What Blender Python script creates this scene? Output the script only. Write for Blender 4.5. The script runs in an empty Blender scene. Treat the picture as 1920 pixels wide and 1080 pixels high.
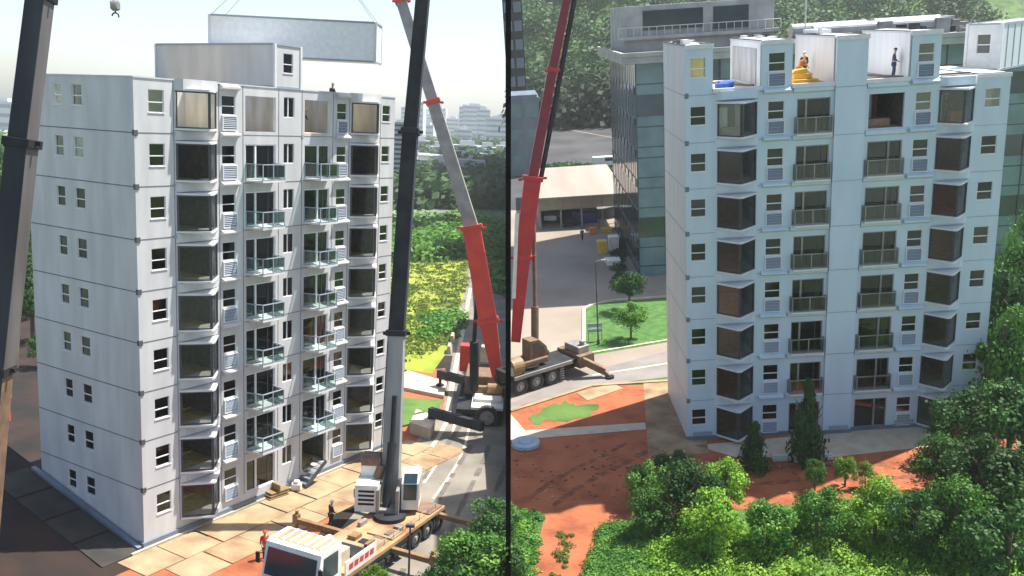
import bpy, math, random
from mathutils import Vector, Matrix
random.seed(7)
D = bpy.data
SC = bpy.context.scene
COL = SC.collection
R = math.radians
# ------------------------------------------------------------------ camera and the two site frames
CAMH = 26.1748
CR = Vector((0.998752, 0.008857, 0.049157)); CU = Vector((-0.049949, 0.177106, 0.982924)); CF = Vector((0.0, 0.984152, -0.177327))
F = 1700.0
CAM = Vector((0, 0, CAMH))
MA = Matrix(((0.520827, -0.853662, 0, -21.3064), (0.853662, 0.520827, 0, 50.6923), (0, 0, 1, .7), (0, 0, 0, 1)))
TB = Matrix(((0.993885, -0.017876, -0.108960, 13.00904), (0.005914, 0.994009, -0.109137, 61.5761), (0.110258, 0.107826, 0.988037, 4.7593), (0, 0, 0, 1)))
TBI = TB.inverted()
def pix(px, py):
    return (CR * ((px - 960) / F) - CU * ((py - 540) / F) + CF)
def gA(px, py, z=0.0):
    d = pix(px, py); s = (z - CAM.z) / d.z
    return CAM + d * s
def ray(px, py, dist):
    d = pix(px, py); return CAM + d * (dist / d.y)
def gB(px, py, z=0.0):
    o = TBI @ CAM; d = TBI.to_3x3() @ pix(px, py); s = (z - o.z) / d.z
    return o + d * s
def rayB(px, py, Y):
    o = TBI @ CAM; d = TBI.to_3x3() @ pix(px, py); s = (Y - o.y) / d.y
    return o + d * s
SITE = 'A'
ROOTS_B = []
# ------------------------------------------------------------------ materials
def mat(name, c1, c2=None, rough=.7, scale=3.0, metal=0.0, bump=0.0, detail=4, spec=.5, c3=None, stretch=None, contrast=(.35, .65)):
    m = D.materials.new(name); m.use_nodes = True
    nt = m.node_tree; b = nt.nodes['Principled BSDF']
    b.inputs['Roughness'].default_value = rough; b.inputs['Metallic'].default_value = metal
    b.inputs['Specular IOR Level'].default_value = spec
    c2 = c2 or tuple(x * .85 for x in c1)
    tc = nt.nodes.new('ShaderNodeTexCoord'); mp = nt.nodes.new('ShaderNodeMapping')
    if stretch: mp.inputs['Scale'].default_value = stretch
    nt.links.new(tc.outputs['Object'], mp.inputs['Vector'])
    n = nt.nodes.new('ShaderNodeTexNoise'); n.inputs['Scale'].default_value = scale; n.inputs['Detail'].default_value = detail
    nt.links.new(mp.outputs['Vector'], n.inputs['Vector'])
    r = nt.nodes.new('ShaderNodeValToRGB'); nt.links.new(n.outputs['Fac'], r.inputs['Fac'])
    e = r.color_ramp.elements
    e[0].position = contrast[0]; e[0].color = (*c1, 1); e[1].position = contrast[1]; e[1].color = (*c2, 1)
    if c3:
        x = e.new((contrast[0] + contrast[1]) / 2); x.color = (*c3, 1)
    nt.links.new(r.outputs['Color'], b.inputs['Base Color'])
    if bump:
        bp = nt.nodes.new('ShaderNodeBump'); bp.inputs['Strength'].default_value = bump; bp.inputs['Distance'].default_value = .1
        n2 = nt.nodes.new('ShaderNodeTexNoise'); n2.inputs['Scale'].default_value = scale * 4; n2.inputs['Detail'].default_value = 5
        nt.links.new(mp.outputs['Vector'], n2.inputs['Vector'])
        nt.links.new(n2.outputs['Fac'], bp.inputs['Height']); nt.links.new(bp.outputs['Normal'], b.inputs['Normal'])
    return m
def glassmat(name, tint, fac=.45, rough=.04, var=.9):
    m = D.materials.new(name); m.use_nodes = True
    nt = m.node_tree; nt.nodes.clear()
    o = nt.nodes.new('ShaderNodeOutputMaterial'); mx = nt.nodes.new('ShaderNodeMixShader')
    g = nt.nodes.new('ShaderNodeBsdfGlossy'); g.inputs['Roughness'].default_value = rough; g.inputs['Color'].default_value = (.8, .85, .85, 1)
    t = nt.nodes.new('ShaderNodeBsdfTransparent'); t.inputs['Color'].default_value = (*tint, 1)
    oi = nt.nodes.new('ShaderNodeObjectInfo'); hs = nt.nodes.new('ShaderNodeHueSaturation'); hs.inputs['Color'].default_value = (*tint, 1)
    rv = nt.nodes.new('ShaderNodeMath'); rv.operation = 'MULTIPLY_ADD'; rv.inputs[1].default_value = var; rv.inputs[2].default_value = 1 - var / 2
    nt.links.new(oi.outputs['Random'], rv.inputs[0]); nt.links.new(rv.outputs[0], hs.inputs['Value']); nt.links.new(hs.outputs[0], t.inputs['Color'])
    fr = nt.nodes.new('ShaderNodeFresnel'); fr.inputs['IOR'].default_value = 1.45
    mth = nt.nodes.new('ShaderNodeMath'); mth.operation = 'MULTIPLY_ADD'; mth.inputs[1].default_value = .8; mth.inputs[2].default_value = fac * .2
    nt.links.new(fr.outputs[0], mth.inputs[0]); nt.links.new(mth.outputs[0], mx.inputs[0])
    nt.links.new(t.outputs[0], mx.inputs[1]); nt.links.new(g.outputs[0], mx.inputs[2]); nt.links.new(mx.outputs[0], o.inputs[0])
    return m
def leafmat(name, c1, c2, c3):
    m = mat(name, c1, c2, rough=.6, scale=.9, c3=c3, spec=.25, contrast=(.3, .7))
    nt = m.node_tree; b = nt.nodes['Principled BSDF']; out = nt.nodes['Material Output']
    tr = nt.nodes.new('ShaderNodeBsdfTranslucent'); mx = nt.nodes.new('ShaderNodeMixShader'); mx.inputs[0].default_value = .3
    oi = nt.nodes.new('ShaderNodeObjectInfo'); hs = nt.nodes.new('ShaderNodeHueSaturation')
    ma = nt.nodes.new('ShaderNodeMath'); ma.operation = 'MULTIPLY_ADD'; ma.inputs[1].default_value = .6; ma.inputs[2].default_value = .7
    nt.links.new(oi.outputs['Random'], ma.inputs[0]); nt.links.new(ma.outputs[0], hs.inputs['Value'])
    r = [n for n in nt.nodes if n.type == 'VALTORGB'][0]
    nt.links.new(r.outputs['Color'], hs.inputs['Color']); nt.links.new(hs.outputs['Color'], b.inputs['Base Color']); nt.links.new(hs.outputs['Color'], tr.inputs['Color'])
    nt.links.new(b.outputs[0], mx.inputs[1]); nt.links.new(tr.outputs[0], mx.inputs[2]); nt.links.new(mx.outputs[0], out.inputs[0])
    return m
M = {}
M['panelA'] = mat('panel_white', (.42, .42, .43), (.57, .57, .57), rough=.45, scale=.9, stretch=(1, 1, .22), detail=9, contrast=(.25, .7))
M['panelB'] = mat('panel_skylit_blue', (.45, .545, .63), (.55, .64, .72), rough=.45, scale=.9, stretch=(1, 1, .22), detail=9, contrast=(.25, .75))  # blue cast of skylit shade painted into the white panel colour
M['gableB'] = mat('panel_gable', (.50, .54, .57), (.58, .61, .63), rough=.5, scale=.6, stretch=(1, 1, .2), detail=6)  # whiter than the front: the gable's sunlit look is painted in
M['trim'] = mat('trim_white', (.66, .66, .66), (.58, .58, .59), rough=.45, scale=2)
M['joint'] = mat('joint_dark', (.10, .11, .13), (.16, .17, .19), rough=.8)
M['castiron'] = mat('corner_iron', (.05, .05, .055), (.09, .09, .09), rough=.6)
M['frame'] = mat('frame_dark', (.035, .04, .05), (.06, .065, .075), rough=.4)
M['framew'] = mat('frame_white', (.78, .79, .79), (.7, .7, .7), rough=.4)
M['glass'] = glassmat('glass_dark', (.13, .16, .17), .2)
M['glassbay'] = glassmat('glass_bay', (.95, .95, .88), .05, .08, .1)
M['glassbayB'] = glassmat('glass_bay_reflect_tint', (.42, .52, .42), .35, .2)  # green tint stands for trees reflected in the bays
M['glassrail'] = glassmat('glass_rail', (.62, .80, .76), .35, .08)
M['glassgrey'] = glassmat('glass_grey', (.45, .5, .5), .2, .1)
M['glasspale'] = glassmat('glass_pale', (.8, .82, .8), .6, .2)
M['louver'] = mat('louver', (.20, .24, .30), (.34, .39, .45), rough=.5, scale=1, stretch=(.01, .01, 22), contrast=(.45, .55))
M['floorwood'] = mat('interior_floor', (.55, .38, .12), (.75, .56, .22), rough=.6, scale=3)
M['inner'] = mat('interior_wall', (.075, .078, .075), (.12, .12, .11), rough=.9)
M['innerbright'] = mat('interior_lining', (.52, .53, .55), (.40, .38, .34), rough=.8, scale=1.5, stretch=(1, 1, .2))
M['innerwhite'] = mat('lining_white', (.80, .80, .80), (.72, .73, .75), rough=.6, scale=1.5, stretch=(2, 2, .2))
M['brown'] = mat('brown_board', (.30, .15, .10), (.42, .25, .17), rough=.8, scale=4)
M['soil'] = mat('red_soil', (.20, .05, .02), (.35, .105, .048), rough=.95, scale=.5, bump=1.0, detail=12, c3=(.32, .095, .035), contrast=(.3, .72))
M['soilshaded'] = mat('soil_painted_shade', (.006, .005, .004), (.03, .013, .007), rough=.95, scale=.25, bump=.5, detail=8)  # soil darkened to paint the block's shadow over the left ground
M['tan'] = mat('tan_paving', (.22, .155, .085), (.34, .26, .15), rough=.85, scale=.6, bump=.15, detail=8)
M['tandirty'] = mat('tan_dirty', (.19, .10, .05), (.34, .25, .14), rough=.9, scale=.5, bump=.2, detail=9)
M['cream'] = mat('cream_concrete', (.40, .33, .235), (.50, .43, .33), rough=.8, scale=1)
M['asphalt'] = mat('asphalt', (.15, .135, .11), (.22, .195, .16), rough=.9, scale=.35, bump=.1, detail=9)
M['asphaltmark'] = mat('tyre_mark', (.09, .08, .07), (.13, .115, .10), rough=.9, scale=1.5)
M['soilmark'] = mat('soil_rut', (.13, .035, .014), (.26, .085, .035), rough=.95, scale=2, bump=.6)
M['asphaltB'] = mat('asphalt_grey', (.17, .15, .14), (.23, .21, .19), rough=.9, scale=.3, detail=9)
M['roaddark'] = mat('road_dark', (.025, .025, .028), (.06, .06, .06), rough=.9, scale=.1, detail=8)
M['lot'] = mat('parking_concrete', (.22, .18, .14), (.29, .245, .195), rough=.9, scale=.12, detail=9)
M['linew'] = mat('road_line', (.62, .54, .38), (.5, .43, .3), rough=.8, scale=2)
M['lawn'] = mat('lawn', (.035, .10, .015), (.07, .17, .03), rough=.95, scale=1.2, bump=.5, detail=9)
M['field'] = mat('field_grass', (.07, .115, .014), (.21, .235, .028), rough=.95, scale=.09, bump=.8, detail=10, c3=(.24, .29, .02))
M['rough'] = mat('rough_grass', (.03, .08, .012), (.09, .17, .03), rough=.95, scale=.3, bump=.8, detail=10)
M['land'] = mat('far_land', (.06, .10, .05), (.22, .25, .20), rough=1, scale=.02, detail=10)
M['red'] = mat('red_paint', (.52, .015, .02), (.42, .012, .018), rough=.35, scale=1)
M['redorange'] = mat('redorange_paint', (.62, .045, .02), (.5, .03, .02), rough=.4, scale=1)
M['reddark'] = mat('dark_red_paint', (.22, .01, .02), (.16, .01, .02), rough=.45, scale=1)
M['steel'] = mat('grey_steel', (.22, .21, .20), (.32, .30, .28), rough=.5, scale=1, metal=.3)
M['steeldark'] = mat('dark_steel', (.012, .014, .016), (.028, .031, .034), rough=.75, spec=.25, scale=1)
M['slate'] = mat('slate_paint', (.10, .13, .17), (.16, .19, .23), rough=.5, scale=.5, stretch=(1, 1, .1))
M['paveshaded'] = mat('paving_painted_shade', (.014, .013, .011), (.035, .03, .022), rough=.8, scale=.8, detail=8)  # slab colour darkened to paint the shade beside the gable
M['slated'] = mat('slate_dark', (.018, .022, .028), (.045, .052, .06), rough=.75, spec=.25, scale=.5, detail=8, stretch=(1, 1, .15))
M['boomgrey'] = mat('boom_grey', (.24, .235, .225), (.34, .33, .31), rough=.55, scale=.8, stretch=(1, 1, .2))
M['boomtan'] = mat('boom_tan', (.13, .12, .12), (.07, .065, .065), rough=.6, scale=.8, stretch=(1, 1, .15))
M['whitep'] = mat('white_paint', (.78, .77, .72), (.66, .64, .58), rough=.4, scale=1.5)
M['creamp'] = mat('cream_paint', (.55, .5, .38), (.38, .33, .23), rough=.5, scale=1.5)
M['deckrust'] = mat('rusty_deck', (.20, .09, .04), (.46, .30, .15), rough=.8, scale=.6, detail=9, c3=(.34, .19, .09))
M['yellow'] = mat('yellow_paint', (.75, .42, .03), (.6, .32, .03), rough=.5, scale=2)
M['ochre'] = mat('ochre_paint', (.26, .16, .065), (.17, .10, .045), rough=.6, scale=1.5)
M['brownp'] = mat('brown_machine', (.12, .075, .05), (.20, .12, .07), rough=.7, scale=2)
M['rubber'] = mat('rubber', (.02, .02, .02), (.04, .04, .038), rough=.85, scale=4)
M['rim'] = mat('wheel_rim', (.34, .32, .29), (.24, .22, .2), rough=.6, scale=4)
M['blue'] = mat('blue_cloth', (.03, .08, .35), (.05, .15, .5), rough=.8, scale=3)
M['bluegrey'] = mat('blue_grey_plate', (.22, .30, .38), (.30, .38, .45), rough=.5, scale=1)
M['grey'] = mat('grey_concrete', (.30, .30, .29), (.42, .42, .40), rough=.85, scale=.6, detail=8)
M['greyl'] = mat('light_concrete', (.50, .50, .48), (.60, .60, .57), rough=.85, scale=.5, detail=8)
M['roofdeck'] = mat('roof_deck', (.08, .08, .08), (.18, .175, .17), rough=.9, scale=.5, detail=9)
M['duct'] = mat('galvanised_duct', (.26, .27, .27), (.38, .39, .38), rough=.4, scale=1, metal=.4)
M['shed'] = mat('shed_roof', (.26, .22, .18), (.32, .28, .23), rough=.8, scale=.3, stretch=(1, .1, 1))
M['shedwall'] = mat('shed_wall', (.50, .43, .34), (.42, .36, .28), rough=.85, scale=.6)
M['curtain'] = mat('curtain_glass', (.012, .03, .035), (.03, .06, .065), rough=.12, scale=.25, spec=.8)
M['spandrel'] = mat('curtain_spandrel', (.09, .16, .18), (.15, .24, .26), rough=.25, scale=.4, spec=.7)
M['black'] = mat('matt_black', (.002, .002, .002), (.004, .004, .004), rough=1, spec=.0)
M['far'] = mat('far_building', (.50, .52, .55), (.42, .45, .48), rough=.9, scale=.1)  # paleness carries part of the distance haze
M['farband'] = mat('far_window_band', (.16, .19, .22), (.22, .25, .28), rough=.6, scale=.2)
M['bark'] = mat('bark', (.10, .07, .05), (.16, .12, .08), rough=.95, scale=4, stretch=(1, 1, .3))
M['leafdark'] = leafmat('leaf_dark', (.02, .07, .012), (.06, .15, .03), (.035, .10, .02))
M['leafshade'] = leafmat('leaf_shade', (.008, .028, .006), (.022, .05, .012), (.012, .036, .009))  # leaf colours darkened to paint deep shade under the hillside trees
M['leafmid'] = leafmat('leaf_mid', (.04, .13, .015), (.15, .30, .04), (.08, .20, .03))
M['leafbright'] = leafmat('leaf_bright', (.09, .22, .018), (.24, .38, .045), (.15, .29, .025))
M['leafolive'] = leafmat('leaf_olive', (.08, .14, .018), (.23, .28, .04), (.14, .20, .03))
M['skin'] = mat('skin', (.45, .27, .19), (.5, .3, .2), rough=.6)
M['cdark'] = mat('cloth_dark', (.03, .03, .045), (.05, .05, .06), rough=.9)
M['corange'] = mat('cloth_orange', (.75, .22, .03), (.65, .18, .03), rough=.85)
M['cred'] = mat('cloth_red', (.45, .04, .03), (.5, .06, .04), rough=.85)
M['cblue'] = mat('cloth_navy', (.04, .05, .13), (.06, .07, .16), rough=.85)
# ------------------------------------------------------------------ mesh builder
class MB:
    def __init__(s): s.v = []; s.f = []; s.m = []
    def face(s, pts, m=0):
        n = len(s.v); s.v += [tuple(p) for p in pts]; s.f.append(tuple(range(n, n + len(pts)))); s.m.append(m)
    def box(s, a, b, m=0):
        x0, y0, z0 = (min(a[i], b[i]) for i in range(3)); x1, y1, z1 = (max(a[i], b[i]) for i in range(3))
        n = len(s.v)
        s.v += [(x0, y0, z0), (x1, y0, z0), (x1, y1, z0), (x0, y1, z0), (x0, y0, z1), (x1, y0, z1), (x1, y1, z1), (x0, y1, z1)]
        for q in ((0, 3, 2, 1), (4, 5, 6, 7), (0, 1, 5, 4), (1, 2, 6, 5), (2, 3, 7, 6), (3, 0, 4, 7)):
            s.f.append(tuple(n + i for i in q)); s.m.append(m)
        return s
    def prism(s, poly, z0, z1, m=0, mtop=None, flip=False):
        # poly in xy
        a = sum(poly[i][0] * poly[(i + 1) % len(poly)][1] - poly[(i + 1) % len(poly)][0] * poly[i][1] for i in range(len(poly)))
        if a < 0: poly = poly[::-1]
        k = len(poly)
        f0 = z0 if callable(z0) else (lambda x, y: z0); f1 = z1 if callable(z1) else (lambda x, y: z1)
        s.face([(p[0], p[1], f1(p[0], p[1])) for p in poly], m if mtop is None else mtop)
        s.face([(p[0], p[1], f0(p[0], p[1])) for p in poly[::-1]], m)
        for i in range(k):
            p, q = poly[i], poly[(i + 1) % k]
            s.face([(p[0], p[1], f0(*p[:2])), (q[0], q[1], f0(*q[:2])), (q[0], q[1], f1(*q[:2])), (p[0], p[1], f1(*p[:2]))], m)
        return s
    def prismxz(s, poly, y0, y1, m=0):
        k = len(poly)
        a = sum(poly[i][0] * poly[(i + 1) % k][1] - poly[(i + 1) % k][0] * poly[i][1] for i in range(k))
        if a < 0: poly = poly[::-1]
        y0, y1 = min(y0, y1), max(y0, y1)
        s.face([(p[0], y0, p[1]) for p in poly], m); s.face([(p[0], y1, p[1]) for p in poly[::-1]], m)
        for i in range(k):
            p, q = poly[i], poly[(i + 1) % k]
            s.face([(p[0], y1, p[1]), (q[0], y1, q[1]), (q[0], y0, q[1]), (p[0], y0, p[1])], m)
        return s
    def tube(s, p0, p1, r0, r1=None, n=10, m=0, cap=True):
        p0, p1 = Vector(p0), Vector(p1); r1 = r0 if r1 is None else r1
        d = (p1 - p0).normalized(); u = d.orthogonal().normalized(); w = d.cross(u)
        b = len(s.v)
        for p, r in ((p0, r0), (p1, r1)):
            for i in range(n):
                a = 2 * math.pi * i / n; s.v.append(tuple(p + u * (r * math.cos(a)) + w * (r * math.sin(a))))
        for i in range(n):
            j = (i + 1) % n; s.f.append((b + i, b + j, b + n + j, b + n + i)); s.m.append(m)
        if cap:
            s.f.append(tuple(b + i for i in range(n))[::-1]); s.m.append(m)
            s.f.append(tuple(b + n + i for i in range(n))); s.m.append(m)
        return s
    def beam(s, p0, p1, w0, h0, w1=None, h1=None, m=0, side=None, ms=None):
        # rectangular beam between two points; side = sideways direction
        p0, p1 = Vector(p0), Vector(p1); w1 = w0 if w1 is None else w1; h1 = h0 if h1 is None else h1
        d = (p1 - p0).normalized(); side = Vector(side) if side is not None else Vector((0, 0, 1)).cross(d)
        if side.length < .01: side = Vector((1, 0, 0))
        side = (side - d * side.dot(d)).normalized(); up = d.cross(side)
        b = len(s.v)
        for p, w, h in ((p0, w0, h0), (p1, w1, h1)):
            for a, c in ((-1, -1), (1, -1), (1, 1), (-1, 1)):
                s.v.append(tuple(p + side * (a * w / 2) + up * (c * h / 2)))
        for k, q in enumerate(((0, 1, 2, 3)[::-1], (4, 5, 6, 7), (0, 1, 5, 4), (1, 2, 6, 5), (2, 3, 7, 6), (3, 0, 4, 7))):
            s.f.append(tuple(b + i for i in q)); s.m.append(ms[k] if ms else m)
        return s
    def build(s, name, mats, parent=None, smooth=False, bevel=0):
        me = D.meshes.new(name); me.from_pydata(s.v, [], s.f); 
        for mm in (mats if isinstance(mats, (list, tuple)) else [mats]): me.materials.append(mm if not isinstance(mm, str) else M[mm])
        me.polygons.foreach_set('material_index', s.m)
        if smooth: me.polygons.foreach_set('use_smooth', [True] * len(me.polygons))
        me.update()
        o = D.objects.new(name, me); COL.objects.link(o)
        if bevel:
            b = o.modifiers.new('bevel', 'BEVEL'); b.width = bevel; b.segments = 2; b.limit_method = 'ANGLE'
        if parent is not None: o.parent = parent
        elif SITE == 'B': ROOTS_B.append(o)
        return o
def tag(o, label=None, cat=None, group=None, kind=None):
    if label: o['label'] = label
    if cat: o['category'] = cat
    if group: o['group'] = group
    if kind: o['kind'] = kind
    return o
def empty(name, loc=(0, 0, 0), rz=0, mw=None):
    o = D.objects.new(name, None); COL.objects.link(o); o.empty_display_size = .5
    if mw is not None: o.matrix_world = mw
    else: o.location = loc; o.rotation_euler = (0, 0, rz)
    if SITE == 'B': ROOTS_B.append(o)
    return o
def copy_tree(o, parent=None, off=None):
    c = o.copy(); COL.objects.link(c)
    if parent is not None: c.parent = parent
    elif SITE == 'B': ROOTS_B.append(c)
    if off is not None: c.location = o.location + Vector(off)
    for ch in list(o.children): copy_tree(ch, c)
    return c
# ------------------------------------------------------------------ facade pieces (x along, y back, z up)
def wall_grid(mb, P, U, N, w, h, holes, rev=.22, m=0, mr=1):
    """rectangle w x h from P along U (horizontal) and z, outward normal N, with rectangular holes and reveals"""
    P, U, N = Vector(P), Vector(U), Vector(N); V = Vector((0, 0, 1))
    xs = sorted({0, w} | {c for q in holes for c in (q[0], q[1])}); zs = sorted({0, h} | {c for q in holes for c in (q[2], q[3])})
    def pt(a, b, d=0): return P + U * a + V * b - N * d
    flip = U.cross(V).dot(N) < 0
    def add(pts, mm):
        mb.face(pts[::-1] if flip else pts, mm)
    for i in range(len(xs) - 1):
        for j in range(len(zs) - 1):
            a, b, c, d = xs[i], xs[i + 1], zs[j], zs[j + 1]
            if any(q[0] - 1e-4 <= a and b <= q[1] + 1e-4 and q[2] - 1e-4 <= c and d <= q[3] + 1e-4 for q in holes): continue
            add([pt(a, c), pt(b, c), pt(b, d), pt(a, d)], m)
    for a, b, c, d in holes:
        add([pt(a, c, 0), pt(a, c, rev), pt(b, c, rev), pt(b, c, 0)][::-1], mr)
        add([pt(a, d, 0), pt(b, d, 0), pt(b, d, rev), pt(a, d, rev)][::-1], mr)
        add([pt(a, c, 0), pt(a, d, 0), pt(a, d, rev), pt(a, c, rev)][::-1], mr)
        add([pt(b, c, 0), pt(b, c, rev), pt(b, d, rev), pt(b, d, 0)][::-1], mr)
def make_window(parent, x, y, z, w, h, bars_h=(.45,), bars_v=(), fmat='framew', gmat='glass', rz=0, ft=.035, sill=True, open_sash=False):
    mb = MB(); mb.box((0, .08, 0), (w, .10, h))
    o = mb.build('window', gmat, parent); o.location = (x, y, z); o.rotation_euler = (0, 0, rz)
    f = MB()
    f.box((0, .02, 0), (w, .14, ft)); f.box((0, .02, h - ft), (w, .14, h)); f.box((0, .023, ft), (ft, .137, h - ft)); f.box((w - ft, .023, ft), (w, .137, h - ft))
    for b in bars_h: f.box((ft, .03, h * b - .028), (w - ft, .13, h * b + .028))
    for b in bars_v: f.box((w * b - .035, .033, ft), (w * b + .035, .127, h - ft))
    if sill: f.box((-.03, -.06, -.05), (w + .03, .02, 0))
    f.build('frame', fmat, o)
    return o
def make_louver(parent, x, y, z, w, h):
    mb = MB(); n = 7
    mb.box((0, .09, 0), (w, .12, h), 1)
    for i in range(n):
        a = h * i / n; mb.face([(0, .08, a + h / n * .9), (0, .01, a + .02), (w, .01, a + .02), (w, .08, a + h / n * .9)], 0)
    mb.box((-.04, .0, -.04), (w + .04, .125, 0), 2); mb.box((-.04, .0, h), (w + .04, .125, h + .04), 2)
    mb.box((-.04, .001, 0), (0, .125, h), 2); mb.box((w, .001, 0), (w + .04, .125, h), 2)
    o = mb.build('louvre_panel', ['louver', 'joint', 'framew'], parent); o.location = (x, y, z)
    return o
def make_bay(parent, x0, x1, y, d, z, z0=.32, z1=2.45, gmat='glassbay', out=.12, ft=.09):
    xm = (x0 + x1) / 2; root_l = (x0, y, z)
    L = Vector((x0, 0)); A = Vector((xm, -d)); Rr = Vector((x1, 0))
    # roof and floor wedges in white
    mb = MB()
    ex = .1
    tri = [(x0 - ex, 0), (xm - .12, -d - out), (xm + .12, -d - out), (x1 + ex, 0)]
    mb.prism([(p[0], p[1]) for p in tri], z1, z1 + .12)
    o = mb.build('bay_window', 'trim', parent); o.location = (0, y, z)
    mb = MB(); mb.prism([(p[0], p[1]) for p in tri], z0 - .12, z0); mb.build('sill', 'trim', o)
    g = MB()
    for a, b in ((L, A), (A, Rr)):
        dr = (b - a).normalized(); n = Vector((dr.y, -dr.x)) * -1
        g.face([(a.x, a.y + .03, z0), (b.x, b.y + .03, z0), (b.x, b.y + .03, z1), (a.x, a.y + .03, z1)])
    g.build('glass', gmat, o)
    f = MB()
    for a, b in ((L, A), (A, Rr)):
        a3 = Vector((a.x, a.y, z0)); b3 = Vector((b.x, b.y, z0)); up = Vector((0, 0, 1)); dr = (b3 - a3).normalized()
        f.beam(a3 + up * ft / 2, b3 + up * ft / 2, .08, ft); f.beam(a3 + up * (z1 - z0 - ft / 2), b3 + up * (z1 - z0 - ft / 2), .08, ft)
        f.beam(a3 + dr * ft * .7 + up * ft, a3 + dr * ft * .7 + up * (z1 - z0 - ft), ft, .085, side=dr)
        f.beam(b3 - dr * ft * .7 + up * ft, b3 - dr * ft * .7 + up * (z1 - z0 - ft), ft, .085, side=dr)
    f.build('frame', 'frame', o)
    return o
def make_balcony(parent, x0, x1, y, d, z, ang=.3):
    mb = MB(); mb.prism([(x0, 0), (x0 + ang, -d), (x1, -d), (x1 + ang * .6, 0)], 0.08, .2)
    o = mb.build('balcony', 'trim', parent); o.location = (0, y, z)
    r = MB(); pts = [(x0 + .03, 0), (x0 + ang + .03, -d + .04), ((x0 + x1) / 2 + .1, -d + .04), (x1 - .03, -d + .04), (x1 + ang * .6 - .03, 0)]
    for i, p in enumerate(pts): r.box((p[0] - .03, p[1] - .03, .2), (p[0] + .03, p[1] + .03, 1.2))
    for a, b in zip(pts, pts[1:]):
        r.beam((a[0], a[1], 1.22), (b[0], b[1], 1.22), .07, .06); r.beam((a[0], a[1], .26), (b[0], b[1], .26), .05, .05)
    r.build('railing', 'louver' if SITE == 'A' else 'steel', o)
    g = MB()
    for a, b in zip(pts, pts[1:]): g.face([(a[0], a[1], .3), (b[0], b[1], .3), (b[0], b[1], 1.15), (a[0], a[1], 1.15)])
    g.build('glass_panel', 'glassrail' if SITE == 'A' else 'glassgrey', o)
    return o
def make_door(parent, x, y, z, w, h, mull=.34, gmat='glass', fmat='framew'):
    mb = MB(); mb.box((0, .12, 0), (w, .14, h)); o = mb.build('balcony_door', gmat, parent); o.location = (x, y, z)
    f = MB(); t = .07
    f.box((0, .03, h - t), (w, .18, h)); f.box((0, .03, 0), (w, .18, t)); f.box((0, .033, t), (t, .177, h - t)); f.box((w - t, .033, t), (w, .177, h - t))
    f.box((w * mull - .06, .02, t), (w * mull + .06, .17, h - t))
    f.build('frame', fmat if SITE == 'A' else 'steel', o)
    f = MB(); f.box((w * .78 - .02, .09, t), (w * .78 + .02, .16, h - t)); f.build('sash', 'frame', o)
    return o
# ================================================================== SITE A : the white block
H = 3.0
def ledge_band(mb, x0, x1, y, d, z0, z1, m=0, b=.16):
    mb.prismxz  # shaped band with chamfered top and bottom
    prof = [(0, z0), (-d, z0 + b), (-d, z1 - b), (0, z1)]
    for i in range(len(prof) - 1):
        (ya, za), (yb, zb) = prof[i], prof[i + 1]
        mb.face([(x0, y + ya, za), (x1, y + ya, za), (x1, y + yb, zb), (x0, y + yb, zb)], m)
    for x, fl in ((x0, False), (x1, True)):
        pts = [(x, y + p[0], p[1]) for p in prof]
        mb.face(pts[::-1] if not fl else pts, m)
def vband(mb, x0, x1, y, d, z0, z1, m=0, base=0):
    xm = (x0 + x1) / 2
    poly = [(x0, y + .02), (x0 + .35, y - d * .85), (xm, y - d * 1.0), (x1 - .35, y - d * .85), (x1, y + .02)]
    mb.prism(poly, z0, z1, m)
def one_ledge(root, m, kind, x0, x1, d, z0, z1, b=.16):
    mb = MB(); (vband(mb, x0, x1, 0, d, z0, z1) if kind == 'v' else ledge_band(mb, x0, x1, 0, d, z0, z1, b=b)); return mb.build('ledge', m, root)
LA, DA = 22.6, 10.4
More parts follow.
